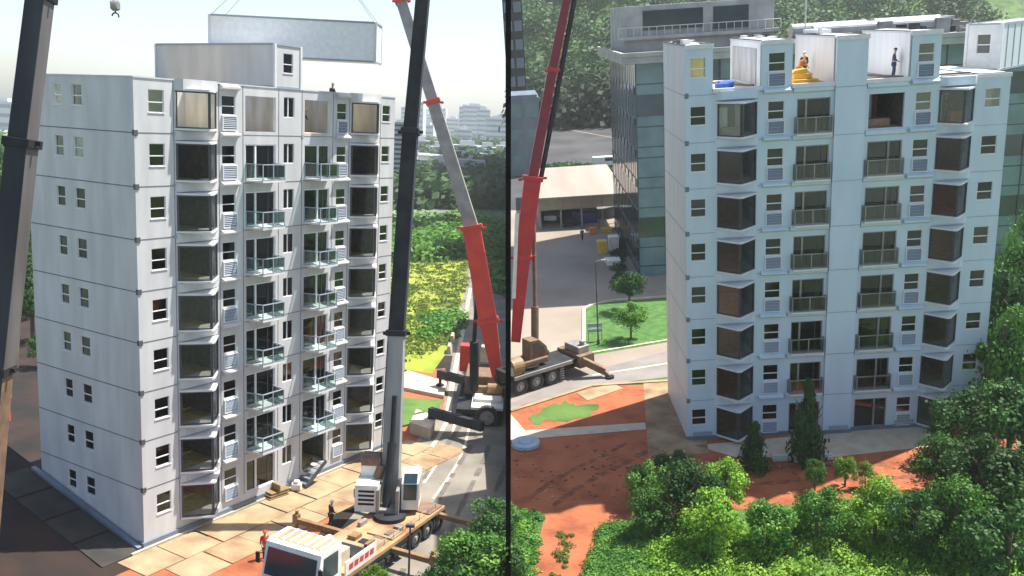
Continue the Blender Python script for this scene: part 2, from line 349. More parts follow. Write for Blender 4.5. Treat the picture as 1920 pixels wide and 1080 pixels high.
def block_A():
    root = empty('apartment_block', mw=MA)
    tag(root, 'nine storey white modular apartment block with green glass balconies and zigzag bay windows', 'building')
    # front openings per storey : (x0,x1,z0,z1)
    feats = [('w', .95, 1.98, 1.15, 2.42), ('bay', 2.75, 5.65, .32, 2.45), ('w2', 6.1, 7.15, 1.2, 2.35), ('d', 7.95, 10.5, .22, 2.42),
             ('m', 11.2, 12.15, 1.2, 2.5), ('d', 13.1, 15.55, .22, 2.42), ('w2', 16.25, 17.25, 1.2, 2.35), ('bay', 17.75, 20.7, .32, 2.45), ('w', 21.15, 22.05, 1.2, 2.4)]
    wall = MB(); bands = MB(); jn = MB()
    for k in range(9):
        z = k * H
        holes = []
        for t, a, b, c, d in feats:
            if t == 'bay': holes.append((a, b, c, d))
            else: holes.append((a, b, c, d))
        wall_grid(wall, (0, 0, z), (1, 0, 0), (0, -1, 0), LA, H, holes, .25)
        wall_grid(wall, (0, DA, z), (0, -1, 0), (-1, 0, 0), DA, H, [(DA - 7.5, DA - 6.65, 1.35, 2.55), (DA - 5.65, DA - 4.7, 1.35, 2.55)], .2)
        # side recess joints
        if k:
            jn.box((.0, -.012, z - .03), (2.6, 0, z + .03)); jn.box((-.012, .0, z - .03), (0, DA, z + .03))
            jn.box((10.7, -.012, z - .025), (12.9, 0, z + .025)); jn.box((20.9, -.012, z - .025), (LA, 0, z + .025))
            jn.box((7.8, -.012, z - .02), (10.7, 0, z + .02)); jn.box((12.9, -.012, z - .02), (15.9, 0, z + .02))
        if 0 < k:
            one_ledge(root, 'panelA', 'v', 2.62, 5.78, .22, z - .36, z + .16); one_ledge(root, 'panelA', 'v', 17.6, 20.85, .22, z - .36, z + .16)
            one_ledge(root, 'panelA', 'l', 5.95, 7.35, .32, z - .22, z + .18); one_ledge(root, 'panelA', 'l', 16.1, 17.45, .32, z - .22, z + .18)
    one_ledge(root, 'panelA', 'v', 2.62, 5.78, .5, 26.5, 27.12); one_ledge(root, 'panelA', 'v', 17.6, 20.85, .5, 26.5, 27.12)
    one_ledge(root, 'panelA', 'l', 5.95, 7.35, .3, 26.6, 27.05); one_ledge(root, 'panelA', 'l', 16.1, 17.45, .3, 26.6, 27.05)
    for x in (2.6, 5.87, 7.75, 10.75, 12.85, 15.85, 17.52, 20.95):
        jn.box((x - .02, -.014, 0.2), (x + .02, 0, 27))
    # back and right walls
    wall.face([(LA, 0, 0), (LA, DA, 0), (LA, DA, 27), (LA, 0, 27)]); wall.face([(LA, DA, 0), (0, DA, 0), (0, DA, 27), (LA, DA, 27)])
    wall.build('wall', ['panelA', 'trim'], root); jn.build('panel_joint', 'joint', root)
    # plinth
    pl = MB(); pl.box((0, 0, -.7), (LA, .2, 0)); pl.box((0, .2, -.7), (.2, DA, 0)); pl.build('base_wall', 'panelA', root)
    pl = MB(); pl.box((-.12, -.12, -.7), (LA + .1, -.003, -.3)); pl.box((-.12, -.003, -.7), (-.003, .5, -.3)); pl.build('plinth', 'slate', root)
    # interior
    fl = MB()
    for k in range(9): fl.box((.03, .03, k * H + .02), (LA - .03, DA - .03, k * H + .16), 0)
    fl.build('floor_slab', ['floorwood'], root)
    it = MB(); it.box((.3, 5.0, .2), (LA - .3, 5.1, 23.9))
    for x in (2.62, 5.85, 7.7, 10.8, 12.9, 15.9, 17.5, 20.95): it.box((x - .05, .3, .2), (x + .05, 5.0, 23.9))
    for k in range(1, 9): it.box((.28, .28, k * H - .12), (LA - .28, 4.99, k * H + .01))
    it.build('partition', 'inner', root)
    for k in range(3):
        for a in (2.75, 17.7): it = MB(); it.box((a, 2.6, k * H + .17), (a + 2.9, 4.9, k * H + .3)); it.box((a + .3, 2.2, k * H + .17), (a + .8, 2.6, k * H + .9)); it.box((a, 4.75, k * H + .3), (a + 2.9, 4.9, k * H + 2.6)); it.build('sunlit_floor_fill', 'floorwood', root)  # added warm boards, standing in for sunlit floors of the lower rooms
    it = MB(); it.box((.3, 5.3, 24.2), (LA - .3, 5.4, 26.8))
    for x in (2.62, 7.7, 10.8, 12.9, 15.9, 20.95): it.box((x - .05, .3, 24.2), (x + .05, 5.3, 26.9))
    it.box((.26, .26, 24.16), (.3, 5.3, 26.98)); it.box((.3, .26, 26.85), (2.57, 3.8, 26.95)); it.box((20.99, .26, 26.85), (LA - .1, 5, 26.95)); it.box((10.85, .26, 26.85), (12.85, 5.2, 26.95))
    it.build('lining', 'innerbright', root)
    # rim of the roofless top storey
    rm = MB(); rm.box((-.04, -.04, 27), (LA, .2, 27.08)); rm.box((-.04, .2, 27), (.2, DA, 27.08)); rm.box((.2, DA - .2, 27), (LA, DA, 27.08)); rm.box((LA - .2, .2, 27), (LA, DA - .2, 27.08))
    rm.build('top_rim', 'panelA', root)
    proto = {}
    def rep(key, mk, dz):
        if key not in proto: proto[key] = (mk(), dz); return proto[key][0]
        o, z0 = proto[key]; return copy_tree(o, root, (0, 0, dz - z0))
    for k in range(9):
        z = k * H; top = k == 8
        sfx = 't' if top else ('g' if k == 0 else '')
        rep('w' + sfx, lambda: make_window(root, .95, .02, z + 1.15, 1.03, 1.27, gmat='glasspale' if top else 'glass'), z)
        rep('g1' + ('t' if k > 6 else ''), lambda: make_window(root, .02, 7.5, z + 1.35, .85, 1.2, gmat='glasspale' if k > 6 else 'glass', rz=-math.pi / 2, sill=True), z)
        rep('g2' + ('t' if k > 6 else ''), lambda: make_window(root, .02, 5.65, z + 1.35, .95, 1.2, gmat='glasspale' if k > 6 else 'glass', rz=-math.pi / 2, sill=True), z)
        rep('b1' + ('t' if top else ''), lambda: make_bay(root, 2.75, 5.65, 0, 1.2, z, gmat='glasspale' if top else 'glassbay'), z)
        rep('b2' + ('t' if top else ''), lambda: make_bay(root, 17.75, 20.7, 0, 1.2, z, gmat='glasspale' if top else 'glassbay'), z)
        rep('w2', lambda: make_window(root, 6.1, .02, z + 1.2, 1.05, 1.15), z); rep('l2', lambda: make_louver(root, 6.12, -.13, z + .28, 1.02, .8), z)
        rep('w3', lambda: make_window(root, 16.25, .02, z + 1.2, 1.0, 1.15), z); rep('l3', lambda: make_louver(root, 16.27, -.13, z + .28, .96, .8), z)
        rep('m', lambda: make_window(root, 11.2, .02, z + 1.2, .95, 1.3, bars_h=(), bars_v=(.45,), sill=False), z)
        rep('we', lambda: make_window(root, 21.15, .02, z + 1.2, .9, 1.2), z)
        if not top:
            rep('d1', lambda: make_door(root, 7.95, .02, z + .22, 2.55, 2.2), z)
            if k: rep('d2', lambda: make_door(root, 13.1, .02, z + .22, 2.45, 2.2, mull=.55), z)
            if k: rep('bb', lambda: make_balcony(root, 7.95, 10.15, 0, 1.25, z), z); rep('bc', lambda: make_balcony(root, 13.1, 15.2, 0, 1.25, z), z)
    # corner castings
    c0 = None
    for k in range(1, 10):
        if c0 is None:
            mb = MB(); mb.box((-.05, -.05, -.16), (.22, .14, .16)); c0 = mb.build('corner_casting', 'castiron', root, bevel=.02); c0.location = (0, 0, k * H)
        elif k < 9: copy_tree(c0, root, (0, 0, (k - 1) * H))
    c1 = None
    for x in (2.6, 12.9):
        for k in range(1, 9):
            if c1 is None:
                mb = MB(); mb.box((-.08, -.04, -.1), (.08, .08, .1)); c1 = mb.build('joint_clamp', 'louver', root); c1.location = (x, 0, k * H)
            else:
                c = c1.copy(); COL.objects.link(c); c.parent = root; c.location = (x, 0, k * H)
    return root
block_A()
# module standing on the roof and the module in the air
def container(name, mw, w, d, h, wins, m1='panelA', m2='panelA', label='', extra=None):
    root = empty(name, mw=mw); tag(root, label, 'building module')
    s = MB(); wall_grid(s, (0, 0, 0), (1, 0, 0), (0, -1, 0), w, h, [(a, b, c, e) for a, b, c, e in wins], .15)
    for a, b, c, e in ():
        pass
    s.face([(0, d, 0), (0, 0, 0), (0, 0, h), (0, d, h)], 2); s.face([(w, 0, 0), (w, d, 0), (w, d, h), (w, 0, h)], 2)
    s.face([(w, d, 0), (0, d, 0), (0, d, h), (w, d, h)], 2); s.face([(0, 0, h), (w, 0, h), (w, d, h), (0, d, h)], 1); s.face([(0, d, 0), (w, d, 0), (w, 0, 0), (0, 0, 0)], 2)
    s.build('shell', [m1, 'trim', m2], root)
    e = .05; t = .12
    for x in (0, w):
        for y in (0, d): f = MB(); f.box((x - (t if x else e), y - (t if y else e), -e), (x + (e if x else t), y + (e if y else t), h + e)); f.build('corner_post', 'trim', root)
    f = MB()
    for z in (0, h):
        f.box((t, -e, z - e), (w - t, 0 - .003, z + t * .6)); f.box((-e, t, z - e), (-.003, d - t, z + t * .6)); f.box((w + .003, t, z - e), (w + e, d - t, z + t * .6))
    f.build('edge_rail', 'louver', root)
    for a, b, c, e2 in wins: make_window(root, a, 0.02, c, b - a, e2 - c)
    return root
mw = MA @ Matrix.Translation((10.4, .0, 27.08))
container('stacked_module', mw, 2.35, 11.8, 2.7, [(.75, 1.6, .95, 2.2)], label='white box module standing alone on the roof of the balconied block')
p = ray(392, 101, 64)
ang = R(6)
q = ray(704, 103, 64)
L_ = (q - p).length
mw = Matrix.Translation(p) @ Matrix.Rotation(math.atan2((q - p).y, (q - p).x), 4, 'Z')
hm = container('hoisted_module', mw, L_, 2.6, 2.6, [], m1='framew', m2='framew', label='pale grey box module hanging in the air above the balconied block')
# slings of the hoisted module
mb = MB()
top = mw.inverted() @ ray(770, -60, 66)
for x, y in ((.1, .1), (L_ - .1, .1), (.1, 2.5), (L_ - .1, 2.5)): mb.tube((x, y, 2.6), (L_ * .55, 1.3, 9.0), .02, n=5)
mb.tube((L_ * .55, 1.3, 9.0), (L_ * .55, 1.3, 14), .03, n=5)
tag(mb.build('lifting_sling', 'steel', hm))
# person helper ---------------------------------------------------------------
def skinned(name, pts, edges, radii, material, parent, root_i=0, lev=1):
    me = D.meshes.new(name); me.from_pydata(pts, edges, []); me.materials.append(M[material])
    o = D.objects.new(name, me); COL.objects.link(o); o.parent = parent
    s = o.modifiers.new('skin', 'SKIN'); s.use_smooth_shade = True
    for i, r in enumerate(radii): me.skin_vertices[0].data[i].radius = (r, r); me.skin_vertices[0].data[i].use_root = (i == root_i)
    b = o.modifiers.new('sub', 'SUBSURF'); b.levels = lev; b.render_levels = lev
    return o
def person(loc, rz, label, top='cdark', legs='cdark', hat='yellow', pose='stand', rest=None, mw=None):
    root = empty('person', loc, rz) if mw is None else empty('person', mw=mw)
    tag(root, label, 'person')
    bend = .25 if pose == 'bend' else 0.0
    hz = .9
    step = .12 if pose != 'stand' else .03
    ch = Vector((0, -bend * 1.4, hz + .48 - bend * .4)); hd = ch + Vector((0, -.05 - bend * .6, .30 - bend * .15))
    nk = (ch + hd) / 2
    B = [(0, 0, hz), tuple((Vector((0, 0, hz)) + ch) / 2), tuple(ch), tuple(nk), tuple(hd), (hd.x, hd.y - .01, hd.z + .10)]
    E = [(0, 1), (1, 2), (2, 3), (3, 4), (4, 5)]; Rr = [.125, .12, .13, .055, .095, .07]
    for s in (-1, 1):
        n = len(B); f = s * step
        B += [(.09 * s, 0, hz - .05), (.10 * s, -.03 + f, .48), (.11 * s, .02 + f * 1.6, .08), (.11 * s, -.14 + f * 1.6, .04)]
        E += [(0, n), (n, n + 1), (n + 1, n + 2), (n + 2, n + 3)]; Rr += [.09, .06, .045, .04]
        n = len(B); sh = ch + Vector((.19 * s, 0, .05)); el = sh + Vector((.07 * s, -.05, -.29)); wr = el + Vector((-.02 * s, -.18, -.13)); hn = wr + Vector((-.01 * s, -.08, -.03))
        B += [tuple(sh), tuple(el), tuple(wr), tuple(hn)]; E += [(2, n), (n, n + 1), (n + 1, n + 2), (n + 2, n + 3)]; Rr += [.065, .047, .035, .03]
        m_ = len(B)
        for q in range(5):
            a = (q - 2) * .016
            B.append((hn.x + a + (.03 * -s if q == 0 else 0), hn.y - .05 + (.03 if q == 0 else 0), hn.z - .03 - .004 * q)); E.append((n + 3, m_ + q)); Rr.append(.008)
    skinned('body', B, E, Rr, 'skin', root)
    # clothes
    T = [B[0], B[1], B[2], tuple(Vector(B[2]) + Vector((0, 0, .07)))]; TE = [(0, 1), (1, 2), (2, 3)]; TR = [.15, .145, .16, .09]
    for k in (10, 23):
        n = len(T); T += [B[k], B[k + 1], tuple(Vector(B[k + 2]) * .8 + Vector(B[k + 1]) * .2)]; TE += [(2, n), (n, n + 1), (n + 1, n + 2)]; TR += [.08, .06, .05]
    skinned('jacket', T, TE, TR, top, root)
    T = [B[0]]; TE = []; TR = [.15]
    for k in (6, 19):
        n = len(T); T += [B[k], B[k + 1], tuple(Vector(B[k + 2]) + Vector((0, 0, .03)))]; TE += [(0, n), (n, n + 1), (n + 1, n + 2)]; TR += [.105, .078, .062]
    skinned('trousers', T, TE, TR, legs, root)
    if hat:
        mb = MB(); c = hd + Vector((0, 0, .07))
        for i in range(4):
            a0, a1 = i * math.pi / 8, (i + 1) * math.pi / 8
            mb.tube(c + Vector((0, 0, .12 * math.sin(a0))), c + Vector((0, 0, .12 * math.sin(a1))), .125 * math.cos(a0), max(.001, .125 * math.cos(a1)), n=12, cap=False)
        mb.tube(c - Vector((0, .02, .005)), c + Vector((0, -.02, .01)), .15, .145, n=12)
        mb.build('helmet', hat, root, smooth=True)
    return root
fa = MA @ Matrix.Translation((14.2, 1.6, 24.16)); person(None, 0, 'worker in dark clothes inside the open top storey room of the balconied block', 'cdark', 'cdark', 'yellow', 'bend', mw=fa @ Matrix.Rotation(.3, 4, 'Z'))
mb = MB(); mb.box((0, 0, 0), (1.1, .5, 1.5)); mb.box((.1, .1, 1.5), (1.0, .45, 1.75))
o = mb.build('board_stack', 'corange', None, bevel=.03); o.matrix_world = MA @ Matrix.Translation((13.2, 2.6, 24.16)); tag(o, 'orange boards stacked behind the worker in the open top storey room', 'boards')
person(None, 0, 'worker in dark clothes standing on a ladder above the roof edge of the balconied block', 'cdark', 'cblue', 'whitep', 'stand', mw=MA @ Matrix.Translation((17.0, 1.2, 25.9)))
mb = MB()
for x in (0, .5): mb.beam((x, 0, 0), (x, .3, 1.9), .05, .05, side=(1, 0, 0))
for i in range(6): mb.tube((0, .05 * i + .02, .25 + i * .3), (.5, .05 * i + .02, .25 + i * .3), .02, n=6)
o = mb.build('ladder', 'steel', None); o.matrix_world = MA @ Matrix.Translation((16.75, 1.0, 24.16)); tag(o, 'short metal ladder under the worker at the roof edge', 'ladder')
# ------------------------------------------------------------------ ground of site A
def sheet(name, pts, z, m, thick=0.0, kind='structure', label=None, cat=None, parent=None):
    mb = MB(); P2 = [(p[0], p[1]) for p in pts]
    a = sum(P2[i][0] * P2[(i + 1) % len(P2)][1] - P2[(i + 1) % len(P2)][0] * P2[i][1] for i in range(len(P2)))
    if a < 0: P2 = P2[::-1]
    if thick: mb.prism(P2, z - thick, z)
    else: mb.face([(p[0], p[1], z) for p in P2])
    o = mb.build(name, m, parent)
    if kind: tag(o, label, cat, kind=kind)
    return o
sheet('ground', [(-4000, -200), (4000, -200), (4000, 7000), (-4000, 7000)], -.02, 'land')
sheet('bare_earth', [(-60, 20), (1.5, 20), (0, 100), (-40, 100), (-75, 100)], -.012, 'soilshaded')
g = gA
sheet('red_earth', [g(225, 1062), g(700, 900), g(760, 760), g(735, 700), g(835, 690), g(835, 800), g(640, 950), g(500, 1120), g(160, 1160)], -.006, 'soil')
sheet('red_earth', [g(0, 740), g(60, 700), g(60, 800), g(0, 830)], -.005, 'soil')
sheet('road', [g(560, 1120), g(640, 990), g(760, 850), g(830, 770), g(850, 660), g(868, 560), g(878, 500), g(930, 500), g(953, 560), g(956, 800), g(956, 1120)], 0.0, 'asphalt')
# field
def field(name, pts, z, m, amp, n=60, kind='structure'):
    xs = [p[0] for p in pts]; ys = [p[1] for p in pts]
    return sheet(name, pts, z, m)
sheet('field', [g(680, 700), g(735, 690), g(810, 700), g(845, 650), g(868, 560), g(878, 500), g(885, 440), g(600, 440)], .002, 'field')
sheet('field', [g(930, 500), g(953, 540), g(956, 440), g(885, 440)], .003, 'field')
sheet('grass_verge', [g(745, 745), g(830, 750), g(815, 790), g(750, 800)], .004, 'rough')
sheet('grass_verge', [(-85, 95), (-50, 70), (-38, 64), (-30, 110), (-80, 260), (-220, 260)], .001, 'soilshaded')
# paving slabs along the facade
def slabs():
    U = Vector((.520827, .853662, 0)); N = Vector((.853662, -.520827, 0)); O = Vector((-21.3064, 50.6923, 0))
    base = MB()
    pts = []
    mb = MB(); rnd = random.Random(3)
    x = -2.0
    i = 0
    while x < 24:
        w = 2.7
        for r_, (a, b) in enumerate(((.35, 3.0), (3.08, 5.6))):
            jx = rnd.uniform(-.1, .1) + (1.1 if r_ else 0); t = rnd.uniform(.03, .07)
            P = [O + U * (x + jx) + N * a, O + U * (x + jx + w - .08) + N * (a + rnd.uniform(-.04, .04)), O + U * (x + jx + w - .08) + N * b, O + U * (x + jx) + N * b]
            mb.prism([(p.x, p.y) for p in P], 0.0, t, 0 if rnd.random() > .35 or not r_ else 1)
        x += w
    o = mb.build('paving', ['tan', 'tandirty'], None, bevel=.01); tag(o, kind='structure')
    mb = MB(); mb.beam(O + U * -1 + N * .2 + Vector((0, 0, .05)), O + U * 23 + N * .2 + Vector((0, 0, .05)), .18, .16); tag(mb.build('kerb', 'cream'), kind='structure')
    # slabs down the shaded gable side
    W2 = -U
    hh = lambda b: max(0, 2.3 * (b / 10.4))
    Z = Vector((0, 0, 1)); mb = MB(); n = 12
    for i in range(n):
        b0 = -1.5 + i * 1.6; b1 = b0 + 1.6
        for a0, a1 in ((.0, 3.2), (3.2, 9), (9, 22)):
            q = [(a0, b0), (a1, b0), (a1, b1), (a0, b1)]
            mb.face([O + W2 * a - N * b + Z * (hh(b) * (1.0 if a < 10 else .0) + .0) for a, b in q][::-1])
    tag(mb.build('embankment', 'soilshaded'), kind='structure')
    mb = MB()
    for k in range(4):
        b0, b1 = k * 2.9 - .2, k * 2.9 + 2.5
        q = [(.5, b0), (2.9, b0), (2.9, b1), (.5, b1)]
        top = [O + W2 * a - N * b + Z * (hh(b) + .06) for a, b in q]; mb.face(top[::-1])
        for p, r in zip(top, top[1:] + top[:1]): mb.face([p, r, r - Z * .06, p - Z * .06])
    tag(mb.build('shaded_paving', 'paveshaded'), kind='structure')
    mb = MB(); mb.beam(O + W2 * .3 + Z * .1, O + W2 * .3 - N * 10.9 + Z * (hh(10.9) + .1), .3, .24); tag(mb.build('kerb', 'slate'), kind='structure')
slabs()
def tracks(name, a, b, n, m, z, A=True):
    a = Vector((a.x, a.y, 0)); b = Vector((b.x, b.y, 0)); d = (b - a).normalized(); nn = Vector((-d.y, d.x, 0)); rq = random.Random(n)
    mb = MB()
    for s_ in (-1, 1):
        prev = None
        for i in range(n + 1):
            t = i / n; c = a.lerp(b, t) + nn * (s_ * .95 + .25 * math.sin(t * 5)); w = .2 + rq.uniform(-.05, .05)
            cur = (c - nn * w, c + nn * w)
            if prev and rq.random() > .15: mb.face([(prev[0].x, prev[0].y, z), (cur[0].x, cur[0].y, z), (cur[1].x, cur[1].y, z), (prev[1].x, prev[1].y, z)])
            prev = cur
    tag(mb.build(name, m), kind='structure')
tracks('tyre_marks', gA(700, 1120), gA(900, 760), 40, 'asphaltmark', .008)
tracks('tyre_marks', gA(840, 1120), gA(935, 830), 30, 'asphaltmark', .009)
def strip(name, pix_pts, w, z, m, A=True):
    P = [(gA if A else gB)(*q) for q in pix_pts]; mb = MB()
    for a, b in zip(P, P[1:]):
        a = Vector((a.x, a.y, 0)); b = Vector((b.x, b.y, 0)); d = (b - a).normalized(); n = Vector((-d.y, d.x, 0)) * w / 2
        b2 = b + d * w * .1
        mb.face([(*(a + n).xy, z), (*(a - n).xy, z), (*(b2 - n).xy, z), (*(b2 + n).xy, z)][::-1])
    o = mb.build(name, m); tag(o, kind='structure'); return o
strip('road_line', [(795, 905), (812, 880), (835, 845), (848, 815), (856, 780)], .22, .006, 'linew')
strip('road_line', [(812, 935), (838, 900), (860, 865), (872, 835), (880, 800)], .2, .006, 'linew')
strip('road_line', [(775, 880), (800, 850), (822, 820), (838, 790)], .35, .005, 'cream')
strip('road_edge', [(838, 790), (848, 720), (860, 660), (872, 600), (882, 540)], .5, .006, 'cream')
# white low wall slabs near the red crane and a concrete block
mb = MB(); P = [g(745, 712), g(765, 700), g(838, 722), g(832, 748), g(745, 730)]; mb.prism([(p.x, p.y) for p in P], 0, .35)
tag(mb.build('concrete_slab', 'cream', bevel=.03), 'long cream concrete slab on red earth under the far outrigger', 'slab')
mb = MB(); P = [g(768, 812), g(806, 825), g(818, 800), g(780, 786)]; mb.prism([(p.x, p.y) for p in P], 0, .95)
tag(mb.build('concrete_block', 'cream', bevel=.06), 'cream concrete block stack under the near outrigger of the red crane', 'block')
# ------------------------------------------------------------------ foliage
def crown_mesh(name, m, n=900, r=1.0, rz=1.0, leaf=.13, seed=0, shape='ball', lobes=9):
    rnd = random.Random(seed); mb = MB()
    cs = []
    for i in range(lobes):
        if shape == 'cone':
            t = (i + .5) / lobes; a = rnd.uniform(0, 6.28); rr = (1 - t) * .95
            cs.append((Vector((math.cos(a) * rr * .6, math.sin(a) * rr * .6, -1 + 2 * t)), .16 + .42 * (1 - t)))
        else:
            a = rnd.uniform(0, 6.28); e = math.asin(rnd.uniform(-.7, 1)); d = rnd.uniform(.3, .86)
            cs.append((Vector((math.cos(a) * math.cos(e) * d, math.sin(a) * math.cos(e) * d, math.sin(e) * d)), rnd.uniform(.16, .42)))
    for i in range(n):
        c, cr = cs[rnd.randrange(len(cs))]
        v = Vector((rnd.gauss(0, 1), rnd.gauss(0, 1), rnd.gauss(0, 1))).normalized()
        p = c + v * cr * (rnd.random() ** .35) * (1.0 if rnd.random() > .1 else rnd.uniform(1.1, 1.6))
        p = Vector((p.x * r, p.y * r, p.z * rz))
        nrm = (v + Vector((rnd.gauss(0, .5), rnd.gauss(0, .5), rnd.gauss(.25, .5)))).normalized()
        u = nrm.orthogonal().normalized(); w = nrm.cross(u); a = rnd.uniform(0, 6.28)
        u, w = u * math.cos(a) + w * math.sin(a), w * math.cos(a) - u * math.sin(a)
        s1 = leaf * rnd.uniform(.6, 1.3); s2 = s1 * rnd.uniform(.5, .9)
        mb.face([p - u * s1, p - w * s2, p + u * s1, p + w * s2])
    me = D.meshes.new(name); me.from_pydata(mb.v, [], mb.f); me.materials.append(M[m]); me.update()
    return me
CROWN = {}
def crown(kind, m, var):
    k = (kind, m, var)
    if k not in CROWN:
        if kind == 'cone': CROWN[k] = crown_mesh('crown', m, 4200, 1, 1, .075, var + 50, 'cone', 22)
        elif kind == 'far': CROWN[k] = crown_mesh('crown', m, 500, 1, .9, .15, var + 10, 'ball', 8)
        else: CROWN[k] = crown_mesh('crown', m, 6500, 1, .95, .045, var + 90, 'ball', 26)
    return CROWN[k]
TRUNK = {}
def trunk_mesh():
    if 0 in TRUNK: return TRUNK[0]
    mb = MB(); mb.tube((0, 0, 0), (0.02, 0, .55), .05, .035, 8); mb.tube((.02, 0, .55), (0, .02, 1.0), .035, .018, 8)
    for i in range(6):
        a = i * 1.05; mb.tube((.015, 0, .5 + i * .05), (.25 * math.cos(a), .25 * math.sin(a), .8 + i * .03), .02, .006, 6)
    me = D.meshes.new('trunk'); me.from_pydata(mb.v, [], mb.f); me.materials.append(M['bark']); me.update(); TRUNK[0] = me
    return me
NT = [0]
def tree(loc, height, rad, m='leafmid', kind='near', label='', name='tree', group=None, base=.25, cat='tree', rzf=None):
    root = empty(name, loc, random.uniform(0, 6.28)); tag(root, label, cat, group)
    t = D.objects.new('trunk', trunk_mesh()); COL.objects.link(t); t.parent = root; t.scale = (height * .7, height * .7, height * .85)
    c = D.objects.new('crown', crown(kind, m, NT[0] % 3)); COL.objects.link(c); c.parent = root; NT[0] += 1
    hz = height * (1 - base) / 2
    c.location = (0, 0, height * base + hz); c.scale = (rad, rad, hz * (1.0 if kind == 'cone' else 1.1))
    return root
def mass(name, region, n, rad, m, label, leaf=.35, per=40, seed=1, cat='undergrowth', zf=None, flat=.7):
    """ground cover nobody could count: many leaf clumps in one mesh"""
    rnd = random.Random(seed); mb = MB()
    for i in range(n):
        p = region(rnd)
        z0 = zf(p[0], p[1]) if zf else 0
        rr = rad * rnd.uniform(.5, 1.3)
        for j in range(per):
            v = Vector((rnd.gauss(0, 1), rnd.gauss(0, 1), abs(rnd.gauss(0, 1)))).normalized() * rr * rnd.random() ** .4
            q = Vector((p[0], p[1], z0)) + Vector((v.x, v.y, v.z * flat + .05))
            nrm = (v.normalized() + Vector((rnd.gauss(0, .5), rnd.gauss(0, .5), rnd.gauss(.3, .4)))).normalized()
            u = nrm.orthogonal().normalized(); w = nrm.cross(u); s = leaf * rnd.uniform(.5, 1.3)
            mb.face([q - u * s, q - w * s * .7, q + u * s, q + w * s * .7])
    o = mb.build(name, m); tag(o, label, cat, kind='stuff'); return o
def quadregion(a, b, c, d):
    def f(rnd):
        u, v = rnd.random(), rnd.random()
        p = a.lerp(b, u); q = d.lerp(c, u); return p.lerp(q, v)
    return f
# field shrubs, hedges and woods of site A
mass('weeds', quadregion(g(735, 690), g(850, 640), g(885, 480), g(700, 480)), 650, 1.0, 'leafolive', 'yellow green weeds growing over the open field', .24, 16, 2, flat=.2)
mass('undergrowth', quadregion(g(700, 490), g(890, 490), g(950, 415), g(640, 415)), 330, 3.6, 'leafmid', 'bright green scrub between the yellow field and the dark wood', .6, 60, 3, flat=.8)
mass('undergrowth', quadregion(g(790, 640), g(855, 620), g(862, 590), g(800, 595)), 60, 1.5, 'leafmid', 'dark green bushes in the middle of the yellow field', .3, 50, 4)
mass('undergrowth', quadregion(g(925, 540), g(956, 560), g(956, 430), g(915, 430)), 120, 2.4, 'leafmid', 'green scrub beside the road behind the red boom', .45, 40, 5)
mass('wood', quadregion(g(720, 392), g(965, 392), g(1000, 335), g(600, 335)), 420, 6, 'leafdark', 'dark green wood beyond the yellow field', 1.9, 45, 6, 'wood', flat=1.3)
mass('wood', quadregion(g(700, 325), g(965, 325), g(1000, 270), g(600, 262)), 420, 9, 'leafdark', 'distant hazy woodland below the city skyline', 3.0, 26, 8, 'wood', flat=1.0)
for i, (px, py, hh) in enumerate([(62, 640, 7), (70, 585, 9), (58, 540, 10), (74, 500, 11), (64, 460, 12), (78, 690, 4), (25, 600, 13), (2, 560, 15), (48, 545, 12), (20, 520, 16), (-15, 530, 14), (40, 480, 15), (10, 450, 17), (35, 430, 15), (-5, 640, 11)]):
    b = g(px, py); tree((b.x, b.y, 0), hh, hh * .38, ('leafdark', 'leafmid')[i % 2], 'near', 'tall leafy tree in the row behind the left end of the balconied block', 'tree', 'trees behind the left end of the block')
mass('wood', quadregion(g(-60, 420), g(70, 420), g(80, 300), g(-80, 300)), 240, 9, 'leafdark', 'dark wood left of the balconied block, far behind the crane boom', 1.7, 40, 9, 'wood', flat=1.2)
for i, (px, py, D_, r_, mm, lb) in enumerate([(925, 985, 51, 1.9, 'leafdark', 'dark round tree on the road side below the outrigger foot'), (880, 1052, 45, 2.3, 'leafmid', 'broad green tree at the bottom beside the asphalt road'), (820, 1085, 44, 1.2, 'leafdark', 'small dark tree left of the broad green one at the roadside'), (706, 1082, 44.5, .9, 'leafbright', 'little bright green bush beside the truck crane'), (948, 1050, 46, 1.6, 'leafdark', 'dark tree next to the black mast')]):
    c = ray(px, py, D_); tree((c.x, c.y, 0), max(1.4, c.z + r_ * .8), r_, mm, 'near', lb, base=.3)
# far city
farb = []
rnd = random.Random(5)
def tower(x, y, w, d, h, label, floors=None, group=None):
    root = empty('tower_block', (x, y, 0), rnd.uniform(-.3, .3)); tag(root, label, 'building', group)
    mb = MB(); mb.box((-w / 2, -d / 2, 0), (w / 2, d / 2, h)); mb.box((-w / 4, -d / 4, h), (w / 4, d / 4, h + 3)); mb.build('wall', 'far', root)
    mb = MB(); n = max(3, int(h / 6))
    for i in range(n): z = (i + .6) * h / n; mb.box((-w / 2 + .8, -d / 2 - .15, z - h / n * .25), (w / 2 - .8, -d / 2 - .003, z + h / n * .15)); mb.box((-w / 2 - .15, -d / 2 + .8, z - h / n * .25), (-w / 2 - .003, d / 2 - .8, z + h / n * .15))
    mb.build('window_band', 'farband', root)
    return root
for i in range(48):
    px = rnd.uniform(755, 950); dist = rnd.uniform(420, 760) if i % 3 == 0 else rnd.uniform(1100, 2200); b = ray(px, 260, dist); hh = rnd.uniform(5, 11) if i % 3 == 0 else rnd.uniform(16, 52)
    tower(b.x, b.y, rnd.uniform(10, 22) * (1 if i % 3 == 0 else 1.6), 14, hh, 'pale apartment tower in the hazy city skyline', group='towers of the hazy skyline')
